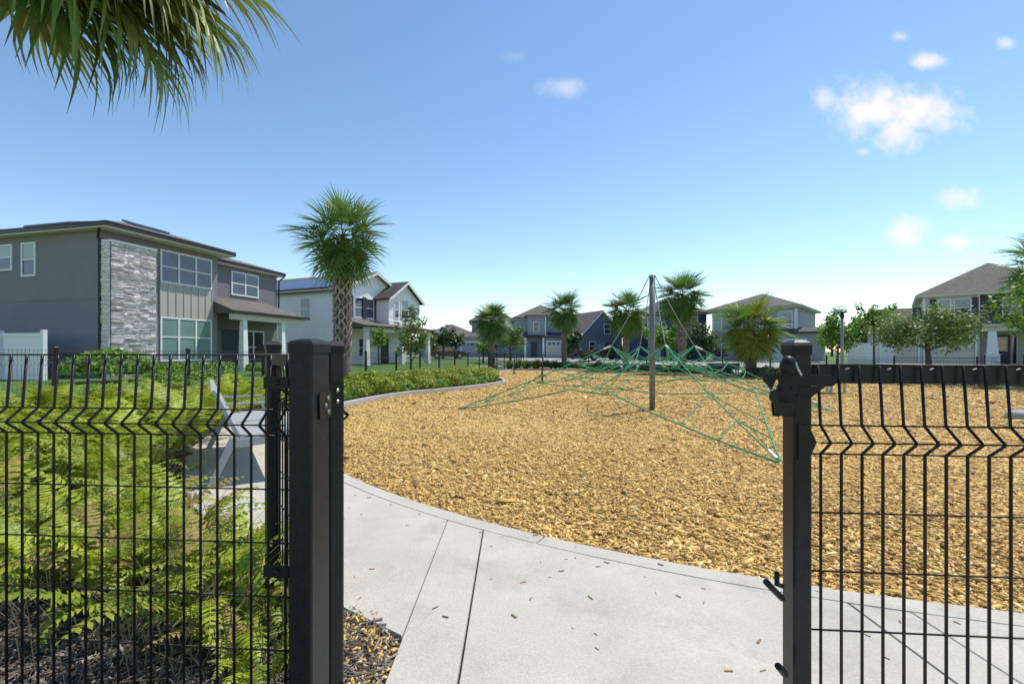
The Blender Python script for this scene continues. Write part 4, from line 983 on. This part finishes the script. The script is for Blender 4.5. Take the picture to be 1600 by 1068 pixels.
# stone pier: every ledge stone of the front face is its own piece
h.box('pier', M_mortar, -.02, 1.65, .003, .40, -.3, E1 - .45); h.box('pier_cap', M_white, -.05, 1.70, .004, .46, E1 - .449, E1 - .36)
random.seed(3); rest = MB(); z = -.1; fs = []
def ledge(f, a0, a1, zz0, zz1, pr):    # a stone whose face leans, so its top edge stands proud
    t0 = pr * random.uniform(.2, .7); t1 = pr
    return [f(a0, 0, zz0), f(a1, 0, zz0), f(a1, t0, zz0 + .004), f(a0, t0 * random.uniform(.7, 1.2), zz0 + .004), f(a0, 0, zz1), f(a1, 0, zz1), f(a1, t1 * random.uniform(.7, 1.1), zz1 - random.uniform(0, .012)), f(a0, t1, zz1 - random.uniform(0, .012))]
for b0, b1 in ((0, .46), (.46, 1.05), (1.05, 1.68)):
    z = -.1
    while z < E1 - .48:
        hh = min(random.uniform(.045, .125), E1 - .455 - z); s = b0
        while s < b1 - .02 and hh > .025:
            e_ = min(s + random.uniform(.12, .46), b1)
            if b1 - e_ < .07: e_ = b1
            fs.append(((e_ - s) * hh, ledge(lambda a, o, zz: h.P(a, .401 + o, zz), s + .006, e_ - .006, z + .005 + random.uniform(0, .010), z + hh - random.uniform(.002, .01), random.uniform(.025, .11)))); s = e_
        z += hh
z = -.1
while z < E1 - .47:
    hh = min(random.uniform(.05, .095), E1 - .455 - z)
    s = .01
    while s < .40 and hh > .025:
        e_ = min(s + random.uniform(.12, .3), .40)
        rest.hexa(ledge(lambda a, o, zz: h.P(-.021 - o, a, zz), s + .005, e_ - .005, z + .005, z + hh - .004, random.uniform(.03, .08))); s = e_ if e_ < .395 else 9
    z += hh
fs.sort(key=lambda t: -t[0])
for i, (ar, pts) in enumerate(fs):
    if i < 295: obj('stone', MB().hexa(pts), M_stone, h.T)
    else: rest.hexa(pts)
tag(obj('side_stones', rest, M_stone, h.T), kind='stuff')
h.win(2.16, 4.62, E1 - 1.62, E1 - .22, 0, 3, glass=(M_glass, M_glass)); h.win(2.16, 4.62, .55, 2.45, 0, 3, glass=(M_glassg, M_glassg), mid=.55)
pb = h.box('batten_panel', M_batt, 2.12, 4.66, .003, .03, 2.46, E1 - 1.63)
for i in range(8): h.box('batten', M_batt, 2.14 + i * .355, 2.175 + i * .355, .031, .055, 2.47, E1 - 1.64, pb)
h.win(6.5, 8.3, E1 - 1.6, E1 - .35, -.8, 2, glass=(M_glass, M_glass))
h.win(3.42, 4.20, E1 - 1.55, E1 - .2, 0, 1, side=True, glass=(M_glass, M_glassb)) if False else None
for a, b, z0, z1 in ((-4.2, -3.42, E1 - 1.58, E1 - .24), (-6.2, -4.72, E1 - 1.30, E1 - .26)):
    h.win(a, b, z0, z1, 0, 1, side=True, glass=(M_glass, M_glassb))
h.shed(M_shingle, 4.7, 9.9, -.8, 1.2, 2.82, 3.62, 0, 1.2); h.box('porch_beam', M_cream, 4.85, 9.7, .78, 1.06, 2.5, 2.785)
for s in (5.55, 8.1):
    q = MB(); b0 = [h.P(s + a * .17, .92 + b * .17, -.3) for a, b in ((-1, -1), (-1, 1), (1, 1), (1, -1))]; b1 = [h.P(s + a * .11, .92 + b * .11, 2.498) for a, b in ((-1, -1), (-1, 1), (1, 1), (1, -1))]; q.hexa(b0 + b1); obj('column', q, M_white, h.T)
h.box('front_door', M_door, 6.0, 6.95, -.797, -.76, -.1, 2.1); h.win(7.2, 8.7, .3, 2.1, -.8, 2)
h.box('porch_floor', M_curb, 4.96, 9.8, -.797, 1.1, -.45, -.12)
dp = MB(); dp.tube([h.P(-.30, .30, E1 + .05), h.P(-.12, -.06, E1 - .25), h.P(-.06, -.06, E1 - .35), h.P(-.06, -.06, -.3)], .05, 8); obj('downspout', dp, M_gutter, h.T)
dp = MB(); dp.tube([h.P(9.98, -.5, E1 - .15), h.P(9.8, -.72, E1 - .4), h.P(9.76, -.74, 2.5)], .045, 8); obj('downspout', dp, M_gutter, h.T)
for (o0, o1) in ((-10.6, -6.2), (-3.6, -1.2)):
    q = MB(); q.hexa([h.P(s, o, E1 + .235 + (s + .42) * .295) for s, o in ((-.3, o1), (.9, o1), (.9, o0), (-.3, o0))] + [h.P(s, o, E1 + .30 + (s + .42) * .295) for s, o in ((-.3, o1), (.9, o1), (.9, o0), (-.3, o0))]); obj('solar_panel', q, M_solar, h.T)
q = MB(); q.hexa([h.P(s, o, E1 + .235 + (.75 - o) * .315 + d_) for d_ in (.0, .08) for s, o in ((1.6, -.5), (3.0, -.5), (3.0, -1.3), (1.6, -1.3))]); obj('roof_panel', q, M_solar, h.T)
# white vinyl fence beside it
vf = thing('vinyl_fence', 'white vinyl privacy fence beside the gray house', 'fence', (-17.5, 15.9, .2))
a = Vector((-16.0, 15.55, .22)); e_ = Vector((-.97, .24, 0)); nn = Vector((.24, .97, 0))
for k in range(4):
    p = a + e_ * 2.1 * k; q = MB(); sqpost(q, (p.x, p.y, 0), .13, .13, .1, 1.95, e_, nn); cap(q, (p.x, p.y, 0), .13, .13, 1.95, e_, nn); obj('post', q, M_vinyl, vf)
    if k < 3:
        for i in range(10):
            b = p + e_ * (.08 + i * .195); c = b + e_ * .19; q = MB(); q.prism([(b.x, b.y, .3), (c.x, c.y, .3), (*(c + nn * .03).xy, .3), (*(b + nn * .03).xy, .3)], (0, 0, 1.45)); obj('board', q, M_vinyl, vf)
        for z in (.22, 1.75): b = p + e_ * .07 - nn * .02; c = p + e_ * 2.03 - nn * .02; q = MB(); q.prism([(b.x, b.y, z), (c.x, c.y, z), (*(c + nn * .07).xy, z), (*(b + nn * .07).xy, z)], (0, 0, .12)); obj('rail', q, M_vinyl, vf)
# mailbox by the porch of the gray house
p = W(412, 560, 15.5); mbx = thing('mailbox', 'dark mailbox on a post before the gray house porch', 'mailbox', (p.x, p.y, gz(p.x, p.y)))
obj('post', MB().box(-.05, .05, -.05, .05, 0, 1.05, TR(ORG[mbx.name])), M_black, mbx); obj('box', MB().box(-.19, .19, -.12, .12, 1.051, 1.42, TR(ORG[mbx.name])), M_black, mbx)

# white house
u2 = np.array((.389, .921)); h = House('white two-storey house with gabled bay and solar roof panels', (-12.5, 32.0), u2, .2); E2 = 5.35
h.box('wall', M_whites, 0, 8.4, -12, 0, -.3, E2)
h.gable(M_shingle, M_whites, 0, 8.4, -12, 0, E2, 1.8, 'o', .35)
q = MB(); q.hexa([h.P(s, o, E2 + .16 + s * .43 + d_) for d_ in (.02, .09) for s, o in ((.1, -.6), (2.6, -.6), (2.6, -9), (.1, -9))]); obj('solar_panel', q, M_solar, h.T)
h.win(1.95, 4.15, 3.55, 5.1, 0, 2, glass=(M_glass, M_glass))
for s in (1.35, 2.82, 4.18): h.box('shutter', M_shut, s, s + .42, .052, .09, 3.5, 5.15)
h.box('bay', M_whites, 4.35, 8.45, .002, 1.3, 3.1, E2 - .1); h.gable(M_shingled, M_whites, 4.35, 8.45, -1.5, 1.3, E2 - .1, 1.35, 'o', .35, 'bay_roof')
h.box('bay_band', M_white, 4.30, 8.5, 1.302, 1.36, 3.05, 3.4)
for s, w_ in ((5.0, .6), (5.85, 1.0), (7.1, .6)): h.win(s, s + w_, 3.65, 5.0 + (.2 if w_ > .8 else 0), 1.3, 1, glass=(M_glass, M_glassb))
h.shed(M_shingle, .2, 8.6, -.0 + .003, 2.6, 2.75, 3.35, 0, .8); h.box('porch_beam', M_cream, .4, 8.4, 2.2, 2.45, 2.4, 2.72)
for s in (.6, 4.6, 8.2):
    q = MB(); q.hexa([h.P(s + a * .2, 2.32 + b * .2, -.2) for a, b in ((-1, -1), (-1, 1), (1, 1), (1, -1))] + [h.P(s + a * .13, 2.32 + b * .13, 2.398) for a, b in ((-1, -1), (-1, 1), (1, 1), (1, -1))]); obj('column', q, M_white, h.T)
h.win(2.4, 3.4, .6, 2.0, 0, 1); h.box('front_door', M_door, 5.0, 5.95, .003, .04, -.1, 2.1)
for a, b, z0, z1 in ((-3.2, -2.2, 3.3, 4.9), (-5.6, -4.9, .6, 1.9)): h.win(a, b, z0, z1, 0, 1, side=True, frame=M_whites, glass=(M_glassb, M_glassb))

def front_house(label, x0, x1, d, yb, rot, name='house'):
    """a house whose front left corner is seen at pixel x0 and right corner at x1"""
    X0 = (x0 - 800) / F * d; u = (math.cos(R(rot)), math.sin(R(rot))); k = (x1 - 800) / F
    L = (k * d - X0) / (u[0] - k * u[1])
    return House(label, (X0, d), u, HC - (yb - 548) / F * d, name), L
# low far house and the houses across the street
h, L = front_house('low far house with grey hip roof and blue-grey garage door', 655, 752, 68, 557, 6)
h.box('wall', M_hgrey, 0, L, -9, 0, -1, 2.75); h.hip(M_shingle, -.5, L + .5, -9.5, .5, 2.95, 2.2); h.garage(L * .68, L * .68 + 2.6, 0, 2.15, 0, M_hgrey); h.win(L * .2, L * .33, .8, 2.1, 0, 2); h.box('chimney_vent', M_gutter, L * .4, L * .46, -4, -3.6, 4.6, 5.0)
h, L = front_house('two-storey grey house behind the corner palm', 737, 803, 74, 557, 4)
h.box('wall', M_hgrey2, 0, L, -9, 0, -1, 5.6); h.hip(M_shingle, -.5, L + .5, -9.5, .5, 5.8, 2.6); h.win(.5, 1.6, 3.6, 5.0, 0, 1); h.win(3, 4.4, 3.6, 5.0, 0, 2); h.win(3, 4.4, .7, 2.1, 0, 2)
h, L = front_house('blue-grey two-storey house with pale panelled garage door', 806, 892, 64, 557, 3)
h.box('wall', M_hgrey, 0, L, -9, 0, -1, 5.3); h.hip(M_shingle, -.5, L + .5, -9.5, .5, 5.5, 2.2)
h.box('bay', M_hgrey, 1.6, 4.0, .002, 1.0, 2.9, 5.6); h.hip(M_shingle, 1.2, 4.4, -2.5, 1.4, 5.75, 1.1, name='bay_roof')
h.win(2.35, 3.2, 3.5, 4.9, 1.0, 1); h.win(4.6, 6.0, 4.2, 5.0, 0, 2)
h.shed(M_shingled, .8, L, .003, 1.6, 2.7, 3.4, .5, .3); h.box('garage_wing', M_hgrey, 4.0, L - .1, .002, 1.2, -1, 2.65); h.garage(4.3, 6.7, 0, 2.1, 1.2, M_cream)
for s in (1.1, 3.6): h.box('column', M_white, s, s + .25, 1.2, 1.45, -.5, 2.65)
h.box('front_door', M_door, 2.1, 3.0, .003, .05, 0, 2.1); h.box('corner_trim', M_white, 3.98, 4.12, 1.201, 1.23, 2.9, 5.5)
h, L = front_house('blue gabled house with grey roof behind the dark pickup', 907, 972, 60, 558, 24)
h.box('wall', M_hblue, 0, L, -10, 0, -1, 3.0); h.gable(M_shingle, M_hblue, 0, L, -10, 0, 3.0, 3.2, 'o', .35); h.win(L * .55, L * .55 + 1.1, 3.1, 4.5, .0, 1); h.win(L * .2, L * .35, .8, 2.1, 0, 1)
h, L = front_house('navy two-storey house behind the tall palm', 1000, 1104, 52, 562, -4)
h.box('wall', M_hnavy, 0, L, -9, 0, -1, 5.2); h.hip(M_shingled, -.5, L + .5, -9.5, .5, 5.4, 2.0); h.win(.8, 2.2, 3.5, 4.9, 0, 2); h.win(L - 2.5, L - 1.0, 3.5, 4.9, 0, 2)
h.shed(M_shingle, .3, L - 2.5, .003, 1.8, 2.6, 3.3); h.box('porch_beam', M_white, .4, L - 2.6, 1.45, 1.7, 2.3, 2.57)
for s in (.6, 2.6, L - 3.0): h.box('column', M_white, s, s + .22, 1.46, 1.68, -.6, 2.298)
h.box('front_door', M_white, 1.4, 2.3, .003, .05, 0, 2.1)
h, L = front_house('pale grey two-storey house with white framed windows and wide garage', 1113, 1246, 48.9, 564, -42)
h.box('wall', M_hgrey2, 0, L, -10, 0, -1, 5.3); h.hip(M_shingle, -.5, L + .5, -10.5, .5, 5.5, 1.8, gut=M_hgrey2)
h.win(.1, 1.75, 3.2, 5.1, 0, 2, glass=(M_glassb, M_glassb)); h.win(.1, 1.75, .4, 2.4, 0, 2, glass=(M_glass, M_glassb)); h.box('corner_trim', M_white, -.02, .08, .003, .05, -.3, 5.2); h.box('corner_trim', M_white, L - .25, L + .01, .003, .05, 2.8, 5.2)
h.win(L - 1.6, L - .4, 3.3, 5.0, 0, 1, glass=(M_glass, M_glassb)); h.win(3.0, 4.6, 3.4, 5.0, 0, 2)
h.box('garage_wing', M_hgrey2, L - 4.4, L + 2.2, .002, 1.5, -1, 2.75); h.shed(M_shingled, L - 4.6, L + 2.4, -.6, 1.9, 2.78, 3.3, .3, .3, 'garage_roof'); h.garage(L - 3.9, L + .9, -.1, 2.1, 1.5, M_white)
# beige house on the right
h, L = front_house('beige two-storey house with dark shutters and stone-based porch columns', 1442, 1690, 36, 567, -40)
Lm = 3.15
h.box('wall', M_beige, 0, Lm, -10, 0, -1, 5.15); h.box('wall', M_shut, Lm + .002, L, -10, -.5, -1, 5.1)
h.hip(M_shingle, -.45, L + .5, -10.5, .5, 5.35, 2.7, 4.6, gut=M_cream)
h.win(.85, 1.62, 3.5, 4.95, 0, 1, glass=(M_glass, M_glassb)); h.win(1.75, 2.72, 3.5, 4.95, 0, 1, glass=(M_glass, M_glassb))
for s in (.42, 2.75): h.box('shutter', M_shut, s, s + .34, .052, .09, 3.5, 5.0)
h.box('corner_trim', M_white, Lm - .16, Lm + .01, .003, .05, 2.8, 5.12); h.box('corner_trim', M_white, -.01, .14, .003, .05, 2.8, 5.12)
h.win(Lm + 1.2, Lm + 2.2, 3.6, 4.9, -.5, 1)
h.box('garage_wing', M_beige, -3.4, 3.0, .002, 1.4, -1, 2.65)
h.garage(-3.0, -.35, -.1, 2.05, 1.4, M_cream, 4, 4); h.garage(.1, 2.75, -.1, 2.05, 1.4, M_cream, 4, 4)
q = MB(); q.hexa([h.P(s, o, z) for s, o, z in ((-3.8, 1.8, 2.68), (3.05, 1.8, 2.68), (3.05, -.02, 2.68), (-3.8, -.02, 2.68), (-3.4, .4, 3.3), (3.05, .4, 3.3), (3.05, -.02, 3.3), (-3.4, -.02, 3.3))]); obj('garage_roof', q, M_shingle, h.T)
h.box('low_wall', M_beige, -3.4, -.005, -6, .001, -1, 2.64)
q = MB(); q.hexa([h.P(s, o, z) for s, o, z in ((-3.8, -.03, 2.72), (-.02, -.03, 2.72), (-.02, -6.4, 2.72), (-3.8, -6.4, 2.72), (-3.2, -2.8, 4.6), (-.02, -2.8, 4.6), (-.02, -3.2, 4.6), (-3.2, -3.2, 4.6))]); obj('wing_roof', q, M_shingle, h.T)
h.shed(M_shingle, 3.06, L, -.49, 2.0, 2.75, 3.5, .1, .1, gut=M_cream); h.box('porch_beam', M_beige, 3.1, L, 1.5, 1.85, 2.35, 2.715)
for s in (3.6, 5.5):
    q = MB(); q.hexa([h.P(s + a * .30, 1.66 + b * .3, .75) for a, b in ((-1, -1), (-1, 1), (1, 1), (1, -1))] + [h.P(s + a * .2, 1.66 + b * .2, 2.348) for a, b in ((-1, -1), (-1, 1), (1, 1), (1, -1))]); col_ = obj('column', q, M_white, h.T)
    h.box('column_base', M_mortar, s - .36, s + .36, 1.30, 2.02, -.6, .70, col_); h.box('base_cap', M_white, s - .40, s + .40, 1.26, 2.06, .702, .748, col_)
    for r in range(8):
        z = -.5 + r * .15; e = -.36
        while e < .34: w_ = random.uniform(.18, .36); e2 = min(e + w_, .36); h.box('stone', M_stone, s + e + .006, s + e2 - .006, 2.021, 2.035 + random.uniform(0, .04), z + .006, z + .142, col_); e = e2
h.box('porch_wall', M_beige, 3.06, L, -.498, -.47, -.5, 2.7)
h.box('front_door', M_door, 4.0, 4.75, -.468, -.42, -.1, 2.15); h.win(4.13, 4.62, .95, 2.0, -.419, 1, 1, name='door_light', fw=.05)
h.win(4.82, 5.12, .0, 2.1, -.468, 1, 1, name='sidelight', fw=.05)
# white vinyl fence across the street
vf = thing('vinyl_fence', 'white vinyl fence between the pale grey house and the beige house', 'fence', (27, 37.5, .2))
for i in range(26):
    p = W(1326, 566, 36) + Vector((.19 * i, 0, 0)); q = MB(); q.box(p.x, p.x + .185, p.y, p.y + .04, .1, 1.75); obj('board', q, M_vinyl, vf)
for i in range(3): p = W(1326, 566, 36) + Vector((2.4 * i, -.05, 0)); q = MB(); q.box(p.x - .06, p.x + .06, p.y - .06, p.y + .042, 0, 1.95); obj('post', q, M_vinyl, vf)
for z in (.15, 1.76): p = W(1326, 566, 36); obj('rail', MB().box(p.x, p.x + 4.9, p.y - .03, p.y + .06, z, z + .12), M_vinyl, vf)

# ------------------------------------------------------------------ street lamp, pickup, car
p = W(1316, 574, 29.5); z = gz(p.x, p.y); T = thing('street_lamp', 'grey street lamp post with dark head among the street trees', 'street lamp', (p.x, p.y, z))
obj('pole', MB().tube([(p.x, p.y, z), (p.x, p.y, z + 3.1)], [.10, .08], 10), M_lampg, T, smooth=True); obj('collar', MB().lathe((p.x, p.y, z + 3.1), [(.10, 0), (.12, .1), (.10, .25), (.06, .3)], 10), M_black, T); obj('lamp_head', MB().lathe((p.x, p.y, z + 3.40), [(.05, 0), (.25, .06), (.28, .12), (.12, .2), (.04, .3)], 12), M_black, T)
def vehicle(name, label, cat, px, yb, d, rz, pickup):
    p = W(px, yb, d); T = thing(name, label, cat, (p.x, p.y, gz(p.x, p.y) + .02)); Mx = TR(ORG[T.name], (0, 0, R(rz)))
    Lh = 2.75 if pickup else 2.25
    prof = [(-Lh, .45), (-Lh, .95), (-Lh + .05, 1.05), (-.75, 1.08), (-.6, 1.12), (-.35, 1.78), (.75, 1.8), (1.25, 1.18), (Lh - .15, 1.05), (Lh, .85), (Lh, .42)] if pickup else [(-Lh, .4), (-Lh, .85), (-Lh + .3, .98), (-1.3, 1.42), (.4, 1.45), (1.1, 1.0), (Lh - .2, .85), (Lh, .65), (Lh, .38)]
    q = MB(); q.prism([Mx @ Vector((x, -.92, z)) for x, z in prof], (Mx.to_3x3() @ Vector((0, 1.84, 0)))); obj('body', q, M_car, T)
    cab = [(-.45, 1.2), (-.27, 1.68), (.68, 1.70), (1.05, 1.2)] if pickup else [(-1.4, .98), (-1.0, 1.36), (.3, 1.38), (.85, 1.0)]
    for s in (-1, 1): q = MB(); q.prism([Mx @ Vector((x, s * .921 if s > 0 else -.926, z)) for x, z in cab], (Mx.to_3x3() @ Vector((0, .005, 0)))); obj('side_window', q, M_glass, T)
    for wx in (-Lh * .62, Lh * .62):
        for s in (-1, 1):
            c = Mx @ Vector((wx, s * .85, .38)); ax = Mx.to_3x3() @ Vector((0, 1, 0)); w = obj('wheel', MB().tube([c - ax * .12, c + ax * .12], .38, 16), M_tyre, T); obj('rim', MB().tube([c + ax * .121 * s, c + ax * .14 * s], .22, 12), M_steel, w)
    for s in (-.72, .72): obj('tail_light', MB().box(-Lh - .02, -Lh - .002, s - .12, s + .12, .75, 1.0, Mx), M_lamp, T); obj('headlight', MB().box(Lh + .002, Lh + .02, s - .15, s + .15, .68, .82, Mx), M_white, T)
vehicle('pickup_truck', 'black pickup truck parked on the drive of the blue gabled house', 'pickup', 942, 562, 47, 24, True)
vehicle('parked_car', 'dark car parked before the low far house', 'car', 700, 558, 57, 10, False)
